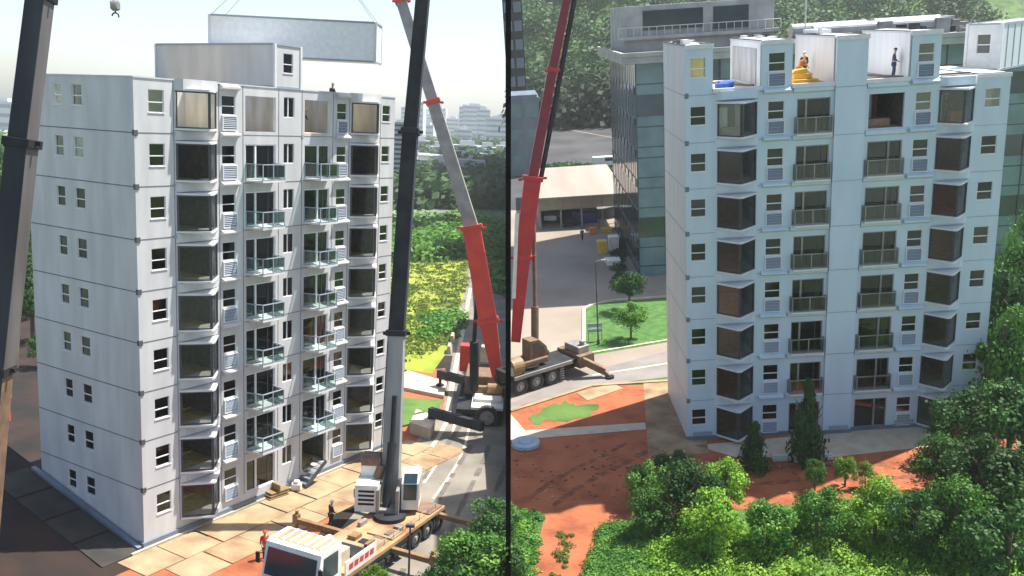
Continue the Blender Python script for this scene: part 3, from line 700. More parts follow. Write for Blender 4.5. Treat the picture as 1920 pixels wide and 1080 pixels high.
for i in range(7):
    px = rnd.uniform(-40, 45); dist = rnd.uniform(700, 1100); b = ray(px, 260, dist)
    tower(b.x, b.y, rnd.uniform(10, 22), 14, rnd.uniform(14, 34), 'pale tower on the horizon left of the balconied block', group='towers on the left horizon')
b = ray(747, 300, 330)
root = empty('office_slab', (b.x, b.y, 0), .2); tag(root, 'grey banded office slab just behind the right end of the balconied block', 'building')
zt = ray(747, 228, 330).z; mb = MB(); mb.box((-4, 0, 0), (3, 10, zt)); mb.build('wall', 'far', root)
mb = MB()
for i in range(14): z = zt - 1.2 - i * 1.7; mb.box((-3.7, -.1, z - .5), (2.7, -.003, z + .3))
mb.build('window_band', 'frame', root)
a = g(752, 336); b = g(812, 334); root = empty('low_hall', (a.x, a.y, 0), 0); tag(root, 'long low white hall in front of the dark wood', 'building')
mb = MB(); w = (b - a).length; mb.box((0, 0, 0), (w, 25, 9)); mb.box((w * .3, 2, 9), (w * .8, 20, 11)); mb.build('wall', 'greyl', root)
mb = MB()
for i in range(9): mb.box((w * (i + .2) / 9, -.2, 3), (w * (i + .8) / 9, -.01, 6.5))
mb.build('window_band', 'farband', root)
# ------------------------------------------------------------------ cranes of site A
def wheel(parent, x, y, z, r, side, w=.4, axis='y'):
    mb = MB()
    prof = [(r * .62, w / 2), (r * .95, w / 2), (r, w / 2 - .06), (r, -w / 2 + .06), (r * .95, -w / 2), (r * .62, -w / 2)]
    n = 24; b = 0
    for (ra, ya) in prof:
        for i in range(n):
            a = 2 * math.pi * i / n; mb.v.append((ra * math.cos(a), ya, ra * math.sin(a)))
    for k in range(len(prof) - 1):
        for i in range(n):
            j = (i + 1) % n; mb.f.append((k * n + i, k * n + j, (k + 1) * n + j, (k + 1) * n + i)); mb.m.append(0)
    o = mb.build('wheel', 'rubber', parent); o.location = (x, y, z)
    mb = MB(); mb.tube((0, -w / 2 + .1, 0), (0, w / 2 - .1, 0), r * .62, n=20); mb.tube((0, side * (w / 2 - .1), 0), (0, side * (w / 2 + .02), 0), r * .25, r * .2, n=12)
    for i in range(8):
        a = i * math.pi / 4; mb.tube((r * .42 * math.cos(a), side * (w / 2 - .1), r * .42 * math.sin(a)), (r * .42 * math.cos(a), side * (w / 2 - .06), r * .42 * math.sin(a)), r * .06, n=6)
    mb.build('rim', 'rim', o)
    return o
def boom(parent, p0, segs, side, matlist, collar='steeldark'):
    """segs: list of (end point, w0, w1, material key or (front, side) pair)"""
    p = Vector(p0); objs = []
    for (e, w0, w1, mk) in segs:
        e = Vector(e); mb = MB()
        if isinstance(mk, tuple): mb.beam(p, e, w0, w0 * 1.05, w1, w1 * 1.05, side=side, ms=[0, 0, 0, 1, 0, 1]); ms = list(mk)
        else: mb.beam(p, e, w0, w0 * 1.05, w1, w1 * 1.05, side=side); ms = [mk]
        d = (e - p).normalized()
        o = mb.build('boom_section', ms, parent, bevel=.04)
        mb = MB(); mb.beam(e - d * .25, e + d * .12, w1 * 1.22, w1 * 1.25, side=side)
        for sg in (-1, 1):
            mb.beam(e - d * .1 + side * sg * w1 * .62, e - d * .1 + side * sg * w1 * .85, .12, .2)
        mb.build('collar', collar, o, bevel=.02)
        p = e
    return objs
def truck_crane_white():
    e = Vector((.42, .9075, 0)); th = math.atan2(e.y, e.x)
    root = empty('truck_crane', (-11.0, 44.1, 0), th)
    tag(root, 'white truck crane with ribbed cab roof and outriggers spread on the road, tall black boom', 'crane')
    W = 1.8
    mb = MB(); mb.box((2.9, -W, 1.25), (13.6, W, 1.5)); mb.box((2.9, -1.0, .75), (13.4, 1.0, 1.25)); mb.build('chassis', 'deckrust', root, bevel=.03)
    mb = MB(); mb.box((2.9, -W - .02, .95), (9.0, -W + .1, 1.25)); mb.box((12.5, -W - .02, .95), (13.6, -W + .1, 1.25)); mb.box((2.9, W - .1, .95), (13.6, W + .02, 1.25))
    for i in range(5): mb.box((5.0 + i * .8, -W - .1, .55), (5.6 + i * .8, -W + .3, .9))
    mb.build('side_skirt', 'steeldark', root, bevel=.02)
    # cab
    cabz = 3.75
    cab = MB()
    prof = [(0.25, .7), (0.05, 1.9), (.45, cabz - .1), (.7, cabz), (2.2, cabz), (2.25, .7)]
    cab.prismxz(prof, -W, W); o = cab.build('cab', 'whitep', root, bevel=.07)
    rb = MB()
    for i in range(7): y = -W + .3 + i * (2 * W - .6) / 6; rb.box((.72, y - .07, cabz), (2.15, y + .07, cabz + .07))
    rb.build('roof_rib', 'whitep', o, bevel=.02)
    rb = MB(); rb.box((.74, -W + .12, cabz + .003), (2.12, W - .12, cabz + .02)); rb.build('roof_panel', 'tan', o)
    ws = MB(); ws.face([(.03, -W + .15, 1.97), (.03, W - .15, 1.97), (.355, W - .2, cabz - .35), (.355, -W + .2, cabz - .35)][::-1]); ws.build('windscreen', 'curtain', o)
    for v in ws.v: pass
    sw = MB(); sw.face([(.55, -W - .012, 2.1), (1.9, -W - .012, 2.1), (1.9, -W - .012, 3.4), (.65, -W - .012, 3.4)]); sw.build('side_window', 'curtain', o); sw = MB(); sw.face([(.55, W + .012, 2.1), (1.9, W + .012, 2.1), (1.9, W + .012, 3.4), (.65, W + .012, 3.4)][::-1]); sw.build('side_window', 'curtain', o)
    bp = MB(); bp.box((-.1, -W, .45), (.3, W, .95)); bp.build('bumper', 'whitep', root, bevel=.05)
    for y in (-1.3, 1.3):
        h = MB(); h.tube((-.14, y, .75), (-.02, y, .75), .14, n=14); h.build('headlight', 'framew', root)
    for y in (-W - .25, W + .25):
        h = MB(); h.beam((.3, y * .9, 3.0), (.1, y, 3.0), .04, .04); h.box((.0, y - .12, 2.5), (.08, y + .12, 3.1)); h.build('mirror', 'steeldark', root)
    # machinery behind the cab
    mb = MB(); mb.box((2.5, -.9, 1.5), (4.3, .2, 2.35)); mb.box((3.0, .3, 1.5), (4.6, 1.3, 2.0)); mb.tube((2.9, -.2, 2.35), (2.9, -.2, 2.9), .14); mb.tube((4.0, .9, 2.1), (4.9, .9, 2.1), .32); mb.build('engine_housing', 'creamp', root, bevel=.05)
    mb = MB(); mb.box((2.4, .5, 1.5), (4.2, 1.6, 2.6)); mb.box((4.4, -1.0, 1.5), (5.6, .6, 1.75)); mb.build('tool_box', 'steeldark', root, bevel=.04)
    mb = MB(); mb.box((2.6, -W, 1.5), (5.6, -W + .08, 2.35)); mb.build('side_board', 'whitep', root, bevel=.02)
    mb = MB()
    for i in range(5): mb.face([(2.9 + i * .5, -W - .006, 1.75), (3.3 + i * .5, -W - .006, 1.75), (3.35 + i * .5, -W - .006, 2.1), (2.95 + i * .5, -W - .006, 2.1)])
    mb.build('lettering', 'cred', root)
    mb = MB(); mb.box((5.8, -1.3, 1.5), (7.3, 1.5, 1.56)); mb.box((7.6, -1.6, 1.5), (8.8, 0.2, 1.6)); mb.build('deck_plate', 'tan', root, bevel=.01)
    rq = random.Random(31)
    for i in range(9):
        mb = MB(); x = rq.uniform(5.6, 9.0); y = rq.uniform(-1.6, 1.4); a = rq.uniform(.3, 1.0); b_ = rq.uniform(.15, .6)
        mb.box((x, y, 1.5), (x + a, y + b_, 1.5 + rq.uniform(.05, .35))); mb.build('deck_box', ('steeldark', 'ochre', 'brownp', 'steel')[i % 4], root, bevel=.02)
    mb = MB(); mb.tube((5.8, -1.55, 1.9), (12.8, -1.55, 1.9), .025, n=6)
    for i in range(8): mb.tube((5.8 + i, -1.55, 1.5), (5.8 + i, -1.55, 1.9), .02, n=5)
    mb.build('handrail', 'steel', root)
    mb = MB(); mb.box((11.8, -1.7, 1.5), (13.4, 1.7, 1.58)); mb.build('rear_plate', 'brownp', root)
    for x in (1.6, 3.2, 5.0, 10.2, 11.6, 12.9):
        for s in (-1, 1):
            if x in (5.0,) : continue
            wheel(root, x, s * (W - .25), .62, .62, s)
    # outriggers
    def outr(x, y0, y1, m='ochre'):
        s = 1 if y1 > 0 else -1
        mb = MB(); mb.box((x - .16, y0, .95), (x + .16, y1, 1.27)); o = mb.build('outrigger', m, root, bevel=.02)
        mb = MB(); mb.tube((x, y1 - s * .05, .12), (x, y1 - s * .05, 1.75), .11); mb.box((x - .18, y1 - .2, .9), (x + .18, y1 + .16, 1.5)); mb.build('jack', 'ochre', o)
        mb = MB(); mb.tube((x, y1 - s * .05, .0), (x, y1 - s * .05, .13), .42, n=14); mb.build('foot_pad', 'steeldark', o)
    outr(12.9, -W, -4.7); outr(12.9, W, 4.6); outr(7.3, -W, -4.6); outr(7.6, W, 5.5)
    # superstructure
    T = Vector((10.2, .25, 0))
    ss = MB(); ss.tube((T.x, T.y, 1.5), (T.x, T.y, 1.75), 1.0, n=28); ss.build('turntable', 'steeldark', root)
    # boom in world, converted to local
    inv = (Matrix.Translation((-11.0, 44.1, 0)) @ Matrix.Rotation(th, 4, 'Z')).inverted()
    c = lambda px, py, dd: inv @ ray(px, py, dd * 1.03)
    sideW = (inv.to_3x3() @ CR).normalized()
    fw = (inv.to_3x3() @ Vector((0, 1, 0))).normalized()
    b0 = c(731, 962, 53.3)
    base = Vector((b0.x, b0.y, 0))
    # engine / counterweight house on the left, operator cab on the right
    eh = base - sideW * 1.35 + fw * .2; X = sideW; Y = fw
    def obox(mb, cx, hx, hy, z0, z1):
        P = [cx - X * hx - Y * hy, cx + X * hx - Y * hy, cx + X * hx + Y * hy, cx - X * hx + Y * hy]; mb.prism([(p.x, p.y) for p in P], z0, z1)
    mb = MB(); obox(mb, eh, .72, 1.5, 1.75, 3.5); obox(mb, eh + Y * .9, .6, .9, 3.5, 4.3); hs = mb.build('engine_house', 'whitep', root, bevel=.06)
    mb = MB()
    for i in range(4): obox(mb, eh - Y * 1.505, .5, .02, 2.2 + i * .28, 2.34 + i * .28)
    mb.build('vent', 'steeldark', hs)
    mb = MB(); obox(mb, eh + X * .05 + Y * .5, .62, .7, 4.3, 4.75); mb.build('winch_housing', 'brownp', hs, bevel=.05)
    mb = MB()
    for sgn in (-.62, .62): obox(mb, base + X * sgn, .1, 1.5, 1.75, 3.3)
    obox(mb, base, .5, 1.4, 1.72, 1.95); mb.build('boom_cradle', 'steel', root, bevel=.03)
    oc = base + X * 1.35
    prof = [(-.85, 1.75), (.85, 1.75), (.85, 3.5), (.45, 4.05), (-.7, 4.05), (-.85, 3.6)]
    mb = MB()
    n = len(prof)
    for sg, fl in ((-.55, 0), (.55, 1)):
        pts = [tuple(oc + X * sg - Y * a + Vector((0, 0, b))) for a, b in prof]; mb.face(pts if fl else pts[::-1])
    for i in range(n):
        (a, b), (a2, b2) = prof[i], prof[(i + 1) % n]
        mb.face([tuple(oc - X * .55 - Y * a + Vector((0, 0, b))), tuple(oc + X * .55 - Y * a + Vector((0, 0, b))), tuple(oc + X * .55 - Y * a2 + Vector((0, 0, b2))), tuple(oc - X * .55 - Y * a2 + Vector((0, 0, b2)))][::-1])
    oo = mb.build('operator_cab', 'whitep', root, bevel=.05)
    mb = MB()
    fr = lambda x, a, b: tuple(oc + X * x - Y * a + Vector((0, 0, b)))
    mb.face([fr(-.42, .865, 2.4), fr(.42, .865, 2.4), fr(.42, .865, 3.45), fr(-.42, .865, 3.45)]); mb.face([fr(-.42, .86, 3.52), fr(.42, .86, 3.52), fr(.42, .47, 4.04), fr(-.42, .47, 4.04)])
    mb.face([fr(.562, .7, 2.3), fr(.562, -.6, 2.3), fr(.562, -.6, 3.6), fr(.562, .7, 3.5)]); mb.build('cab_window', 'curtain', oo)
    # boom
    segs = [(c(744, 622, 55.5), 1.15, 1.05, ('boomgrey', 'boomgrey')), (c(770, 245, 57.3), 1.0, .95, ('steeldark', 'slated')), (c(794, -15, 58.6), .88, .84, ('steeldark', 'slated')), (c(804, -140, 59.4), .8, .8, ('steeldark', 'slated'))]
    boom(root, c(731, 950, 53.7), segs, sideW, None)
    # lift cylinder
    mb = MB(); mb.tube(c(722, 968, 52.4), c(735, 830, 53.6), .26, n=14); mb.tube(c(735, 830, 53.6), c(740, 742, 54.2), .15, n=12); mb.build('lift_cylinder', 'steeldark', root, smooth=False)
    mb = MB(); mb.tube(c(712, 890, 53.4), c(727, 640, 54.8), .03, n=5); mb.build('hoist_rope', 'steeldark', root)
    mb = MB(); mb.tube(c(708, 895, 53.3) , c(716, 872, 53.4), .28, n=10); mb.build('winch_drum', 'brownp', root)
    return root
truck_crane_white()
def red_crane_A():
    o0 = g(905, 795); root = empty('truck_crane', (o0.x, o0.y, 0), 0)
    tag(root, 'red boomed truck crane on the road beside the yellow field, dark outriggers reaching left', 'crane')
    inv = Matrix.Translation((-o0.x, -o0.y, 0)); c = lambda px, py, dd: inv @ ray(px, py, dd)
    gg = lambda px, py, z=0: inv @ gA(px, py, z)
    e = 1.45
    # carrier from x -2.7 to ~1.9 (the mast stands in front of the rest)
    mb = MB(); mb.box((-2.4, -.2, .9), (1.75, 12.2, 1.35)); mb.build('chassis', 'steeldark', root, bevel=.04)
    mb = MB(); mb.box((-1.1, -.3, 1.35), (1.75, 4.8, 1.6)); mb.box((-.9, 1.2, 1.6), (1.6, 4, 1.9)); mb.build('deck', 'greyl', root, bevel=.03)
    for x, y in ((.3, -.25),):
        wheel(root, .35, -.3, .75, 1.05, -1, .6)
    wheel(root, -1.6, 2.2, .6, .6, -1, .5)
    # outriggers
    for (pa, pb, z, jack) in (((806, 772), (905, 800), 1.5, 1), ((822, 700), (880, 716), 1.6, 1)):
        a = gg(*pa, z); b = gg(*pb, z); mb = MB(); mb.beam(a, b, .55, .8); o = mb.build('outrigger', 'slated', root, bevel=.04)
        mb = MB(); mb.tube((a.x + .2, a.y, .3), (a.x + .2, a.y, 1.9), .14); mb.tube((a.x + .2, a.y, .9 if pa[0] < 815 else .33), (a.x + .2, a.y, 1.06 if pa[0] < 815 else .5), .4, n=14); mb.build('jack', 'steeldark', o)
    # upper works
    mb = MB(); q = c(905, 690, 83); mb.box((q.x - 1.5, q.y - 2.5, 1.5), (1.7, q.y + 2, 3.3)); mb.build('engine_house', 'brownp', root, bevel=.12)
    mb = MB(); mb.box((q.x - .5, q.y - 3.2, 1.4), (1.8, q.y - 2.4, 2.5)); mb.tube((q.x + .6, q.y - 3.3, 2.4), (q.x + 2, q.y - 3.3, 2.4), .5, n=14); mb.build('winch_drum', 'ochre', root, bevel=.05)
    mb = MB(); q2 = c(905, 665, 84); mb.box((q2.x - .2, q2.y, q2.z - .8), (q2.x + 1.6, q2.y + 1, q2.z + .8)); mb.build('counterweight', 'creamp', root, bevel=.1)
    mb = MB(); a = c(880, 665, 86); mb.box((a.x - .9, a.y - .5, a.z - 1.6), (a.x + .6, a.y + .8, a.z + 1.0)); mb.build('red_box', 'redorange', root, bevel=.06)
    # boom
    sd = CR.copy()
    segs = [(c(915, 600, 75.4), .8, 1.5, ('redorange', 'red')), (c(884, 425, 76), 1.5, 1.5, ('redorange', 'red')), (c(812, 190, 77), 1.15, 1.0, ('steel', 'boomgrey')), (c(752, 0, 78), .95, .9, ('steel', 'boomgrey')), (c(722, -110, 79), 1.0, 1.0, ('steel', 'boomgrey'))]
    boom(root, c(934, 715, 75), segs, sd, None, collar='redorange')
    mb = MB(); mb.tube(c(889, 730, 80), c(889, 640, 79), .42, n=14); mb.tube(c(889, 640, 79), c(900, 480, 77.5), .2, n=10); mb.build('lift_cylinder', 'steeldark', root)
    return root
red_crane_A()
def left_boom():
    o0 = ray(-30, 1180, 38); root = empty('mobile_crane', (o0.x - .5, 38, 0), 0)
    tag(root, 'dark slate telescopic crane boom rising at the far left edge, tan side face', 'crane')
    inv = Matrix.Translation((-(o0.x - .5), -38, 0)); c = lambda px, py, dd: inv @ ray(px, py, dd)
    segs = [(c(-2, 690, 38), .9, .85, ('slated', 'brownp')), (c(42, 265, 39), .98, .95, ('slated', 'boomtan')), (c(76, -10, 40), .86, .84, ('slated', 'boomtan')), (c(88, -110, 40.5), .8, .8, ('slated', 'boomtan'))]
    boom(root, c(-40, 1130, 37.5), segs, CR.copy(), None)
    q = c(-60, 1130, 37.5)
    mb = MB(); mb.box((q.x - 3, q.y - 1.5, 1.2), (q.x + .5, q.y + 1.5, 2.8)); mb.build('carrier', 'redorange', root, bevel=.1)
    for x in (-2.4, -.6):
        for s in (-1, 1): wheel(root, q.x + x, q.y + s * 1.3, .6, .6, s)
    mb = MB(); mb.tube(c(30, 690, 38.6), c(52, 270, 39.2), .09, n=8); mb.tube(c(33, 560, 38.6), c(85, 0, 40.0), .05, n=6); mb.build('hydraulic_line', 'brownp', root)
    mb = MB(); mb.box(c(5, 700, 38.2) - Vector((.3, .3, 1.2)), c(5, 700, 38.2) + Vector((.2, .3, 1.2))); mb.box(c(6, 760, 38.2) - Vector((.3, .3, .8)), c(6, 760, 38.2) + Vector((.15, .3, .6))); mb.build('boom_bracket', 'cred', root, bevel=.03)
    return root
left_boom()
# hook block hanging near the top left
p = ray(216, 14, 50); root = empty('hook_block', tuple(p)); tag(root, 'grey crane hook block hanging in the sky left of the hoisted module', 'hook')
mb = MB(); mb.tube((-.16, 0, .1), (.16, 0, .1), .28, n=14); mb.box((-.2, -.2, -.1), (.2, .2, .3)); mb.build('sheave', 'steel', root, bevel=.03)
mb = MB()
for i in range(8):
    a0, a1 = -math.pi * .5 + i * .5, -math.pi * .5 + (i + 1) * .5
    if i < 7: mb.tube((.18 * math.cos(a0 + 1.2), 0, -.45 + .18 * math.sin(a0 + 1.2)), (.18 * math.cos(a1 + 1.2), 0, -.45 + .18 * math.sin(a1 + 1.2)), .04, n=6)
mb.tube((0, 0, -.3), (0, 0, -.1), .04, n=6); mb.build('hook', 'steeldark', root)
mb = MB(); mb.tube((-.12, 0, .3), (-.12, 0, 6), .02, n=5); mb.tube((.12, 0, .3), (.12, 0, 6), .02, n=5); mb.build('rope', 'steel', root)
# small things by the entrance of site A
def frame_stair():
    b = g(583, 905); root = empty('steel_stair', (b.x, b.y, 0.05), 1.0); tag(root, 'small dark steel stair unit lying by the open entrance', 'stair')
    mb = MB()
    for y in (-.6, .6): mb.beam((-1.1, y, 0.1), (.9, y, 1.5), .08, .28, side=(0, 1, 0))
    mb.build('stringer', 'frame', root)
    for i in range(5):
        s = MB(); s.box((-1.0 + i * .38, -.56, .2 + i * .27), (-.7 + i * .38, .56, .25 + i * .27)); s.build('tread', 'slate', root)
frame_stair()
b = g(556, 920); mb = MB(); mb.box((-.35, -.25, 0), (.35, .25, .55)); mb.box((-.2, -.2, .55), (.2, .2, .75)); o = mb.build('white_sack', 'whitep', bevel=.12); o.location = (b.x, b.y, .05); tag(o, 'white sack beside the steel stair unit', 'sack')
b = g(548, 905); mb = MB(); mb.box((-.45, -.4, 0), (.45, .4, .3)); mb.box((-.3, -.3, .3), (.35, .3, .5)); o = mb.build('dark_crate', 'frame', bevel=.04); o.location = (b.x, b.y, .05); tag(o, 'dark crate between the white sack and the facade', 'crate')
b = g(518, 930); mb = MB()
for a0 in range(3): mb.box((-.9 + a0 * .1, -.5 + a0 * .05, a0 * .16), (.7 + a0 * .1, .4 - a0 * .05, a0 * .16 + .1))
mb.box((-.1, -.5, .42), (0, .4, .9)); o = mb.build('timber_pallet', 'ochre', bevel=.02); o.location = (b.x, b.y, .05); o.rotation_euler = (0, 0, .9); tag(o, 'orange brown timber pallet on the paving near the facade', 'pallet')
b = g(496, 1048); person((b.x, b.y, 0), .6, 'worker in red standing in front of the white truck cab', 'cred', 'cdark', 'cred', 'walk')
b = g(604, 985); person((b.x + .6, b.y - .2, 0), 2.2, 'worker in dark clothes with white helmet behind the truck cab', 'cdark', 'cdark', 'whitep', 'stand')
b = g(510, 1072); mb = MB(); mb.tube((0, 0, 0), (0, 0, .5), .28, n=16); mb.tube((.7, .2, 0), (.7, .2, .5), .28, n=16); mb.box((-.5, .5, 0), (.9, 1.0, .35)); o = mb.build('yellow_drums', 'yellow', bevel=.03); o.location = (b.x, b.y, 0); tag(o, 'yellow drums standing beside the cab of the white truck', 'drum')
b = g(766, 1090); root = empty('lamp_post', (b.x, b.y, 0)); tag(root, 'thin black post standing on the asphalt next to the white truck crane', 'post')
mb = MB(); mb.tube((0, 0, 0), (0, 0, 3.4), .07, .05); mb.tube((0, 0, 0), (0, 0, .25), .16, .12); mb.build('pole', 'frame', root); mb = MB(); mb.box((-.25, -.12, 3.35), (.25, .12, 3.5)); mb.build('head', 'frame', root)
# guard rail and barrier blocks along the far road
for i, (px, py) in enumerate([(842, 660), (848, 640), (855, 615), (862, 590)]):
    b = g(px, py); mb = MB(); mb.prismxz([(-.3, 0), (.3, 0), (.15, .9), (-.15, .9)], -.9, .9); o = mb.build('road_barrier', 'cream', bevel=.03); o.location = (b.x, b.y, 0); tag(o, 'cream concrete barrier in the line between field and road', 'barrier', 'barriers along the far road')
# ------------------------------------------------------------------ the black mast added to divide the two sites
a = ray(953, 1150, 44.5); b = ray(953, -60, 44.5)
root = empty('divider_bar', (a.x, a.y, 0)); tag(root, 'tall slim black mast added between the two building sites', 'divider')
dd = (b - a); p0 = a + dd * ((0 - a.z) / dd.z) if abs(dd.z) > .01 else a
mb = MB(); mb.beam(Vector((p0.x - a.x, p0.y - a.y, 0)), Vector((b.x - a.x, b.y - a.y, b.z)), .26, .26, side=CR); mb.build('shaft', 'black', root)
mb = MB(); mb.box((p0.x - a.x - .5, p0.y - a.y - .5, 0), (p0.x - a.x + .5, p0.y - a.y + .5, .2)); mb.build('base', 'black', root)
# ================================================================== SITE B : the pale blue block
SITE = 'B'
oB = TBI @ CAM
def seamX(Y):
    a = gB(957.5, 1000); b = gB(957.5, 420); return a.x + (b.x - a.x) * (Y - a.y) / (b.y - a.y)
def hillz(x, y):
    t = max(0, min(1, (y - 215) / 130)); t = t * t * (3 - 2 * t)
    return t * (34 + 5 * math.sin(x * .05) + 3 * math.sin(x * .13 + y * .07))
def terrain():
    ys = [-24, -10, 0, 20, 60, 110, 160, 200, 215] + [215 + i * 12 for i in range(1, 16)] + [430, 520]
    mb = MB(); nx = 24; rows = []
    for y in ys:
        x0 = seamX(y); row = []
        for i in range(nx + 1):
            x = x0 + (190 - x0) * (i / nx) ** 1.2; row.append((x, y, hillz(x, y)))
        rows.append(row)
    for r0, r1 in zip(rows, rows[1:]):
        for i in range(nx): mb.face([r0[i], r0[i + 1], r1[i + 1], r1[i]])
        a, b = r0[0], r1[0]; mb.face([a, b, (b[0], b[1], b[2] - 8), (a[0], a[1], a[2] - 8)])
        a, b = r0[-1], r1[-1]; mb.face([b, a, (a[0], a[1], a[2] - 8), (b[0], b[1], b[2] - 8)])
    r = rows[0]
    for a, b in zip(r, r[1:]): mb.face([b, a, (a[0], a[1], -8), (b[0], b[1], -8)])
    tag(mb.build('terrain', 'rough'), kind='structure')
terrain()
def clampB(pts):
    return [Vector((max(p.x, seamX(p.y) + .01), p.y, 0)) for p in pts]
def ragged(pts, amp, seed=1, step=1.0):
    rq = random.Random(seed); out = []
    for i in range(len(pts)):
        a, b = pts[i], pts[(i + 1) % len(pts)]; n = max(1, int((b - a).length / step))
        for j in range(n): p = a.lerp(b, j / n); out.append(Vector((p.x + rq.gauss(0, amp), p.y + rq.gauss(0, amp), 0)))
    return out
def stones(name, region, n, m, label, smin, smax, seed, z=0.0):
    rq = random.Random(seed); mb = MB()
    for i in range(n):
        p = region(rq); s_ = rq.uniform(smin, smax); k = 5
        poly = [(p.x + s_ * rq.uniform(.6, 1) * math.cos(6.283 * j / k), p.y + s_ * rq.uniform(.6, 1) * math.sin(6.283 * j / k)) for j in range(k)]
        mb.prism(poly, z, z + s_ * rq.uniform(.4, .9), rq.randrange(2))
    tag(mb.build(name, m), label, 'rubble', kind='stuff')
def shB(name, pp, z, m, **k): return sheet(name, clampB([gB(*q) for q in pp]), z, m, **k)
shB('red_earth', [(950, 745), (1110, 722), (1210, 722), (1225, 790), (1290, 800), (1765, 770), (1900, 770), (1920, 900), (1740, 918), (1600, 935), (1400, 955), (1190, 970), (1120, 1025), (1085, 1160), (975, 1160), (1022, 965), (950, 950)], .012, 'soil')
shB('parking_lot', [(950, 770), (950, 395), (1250, 395), (1330, 540), (1330, 660), (1262, 660), (1090, 708)], .016, 'lot')
shB('back_road', [(950, 400), (950, 200), (1235, 200), (1250, 400)], .010, 'roaddark')
shB('road', [(950, 757), (1085, 703), (1262, 655), (1300, 650), (1300, 700), (1262, 706), (1130, 722), (950, 765)], .022, 'asphaltB')
shB('lawn', [(1098, 668), (1096, 580), (1112, 572), (1150, 566), (1300, 555), (1300, 632), (1262, 640)], .03, 'lawn')
shB('dirt_path', [(1206, 716), (1300, 712), (1330, 850), (1216, 860)], .034, 'tandirty')
shB('concrete_apron', [(1300, 836), (1380, 858), (1560, 858), (1745, 838), (1800, 790), (1700, 800)], .034, 'cream')
shB('concrete_path', [(958, 778), (985, 808), (1210, 793), (1211, 806), (1000, 823), (950, 826)], .040, 'cream')
shB('concrete_pad', [(1080, 737), (1150, 719), (1168, 729), (1102, 752)], .044, 'tan')
shB('grass_patch', [(985, 785), (1020, 765), (1062, 752), (1082, 760), (1122, 757), (1108, 780), (1062, 792), (1030, 788), (1005, 798)], .013, 'lawn', ) if False else sheet('grass_patch', ragged(clampB([gB(*q) for q in [(990, 785), (1020, 765), (1062, 752), (1082, 760), (1122, 757), (1108, 780), (1062, 792), (1030, 788), (1005, 798)]]), .16, 4, .4), .028, 'rough')
stones('rubble', quadregion(*clampB([gB(970, 940), gB(1200, 950), gB(1210, 830), gB(962, 840)])), 130, ['soil', 'tandirty'], 'small clods and stones strewn over the red earth left of the block', .04, .16, 41, .012)
stones('rubble', quadregion(*clampB([gB(1300, 945), gB(1720, 915), gB(1740, 862), gB(1300, 880)])), 90, ['soil', 'tandirty'], 'small clods on the red earth strip in front of the block', .04, .14, 42, .012)
tracks('wheel_rut', gB(1010, 945), gB(1195, 832), 30, 'soilmark', .018); tracks('wheel_rut', gB(1310, 905), gB(1735, 875), 40, 'soilmark', .018)
def stripB(name, pp, w, z, m):
    P = clampB([gB(*q) for q in pp]); mb = MB()
    for a, b in zip(P, P[1:]): mb.beam((a.x, a.y, z), (b.x, b.y, z), w, .12)
    tag(mb.build(name, m), kind='structure')
stripB('kerb', [(1100, 664), (1262, 637)], .3, .05, 'cream'); stripB('kerb', [(1095, 668), (1095, 580), (1110, 572), (1150, 564), (1300, 553)], .35, .07, 'cream')
stripB('kerb', [(955, 772), (1110, 724), (1300, 712)], .35, .05, 'tan')
def lineB(pp, w, z, m, nm='road_line'):
    P = clampB([gB(*q) for q in pp]); mb = MB()
    for a, b in zip(P, P[1:]):
        d = (b - a).normalized(); n = Vector((-d.y, d.x, 0)) * w / 2; mb.face([(*(a + n).xy, z), (*(a - n).xy, z), (*(b - n).xy, z), (*(b + n).xy, z)][::-1])
    tag(mb.build(nm, m), kind='structure')
lineB([(1110, 704), (1262, 680)], .22, .03, 'linew'); lineB([(957, 255), (1050, 240), (1170, 262)], .5, .02, 'lot', 'road_edge')
LB, DB = 20.6, 8.4
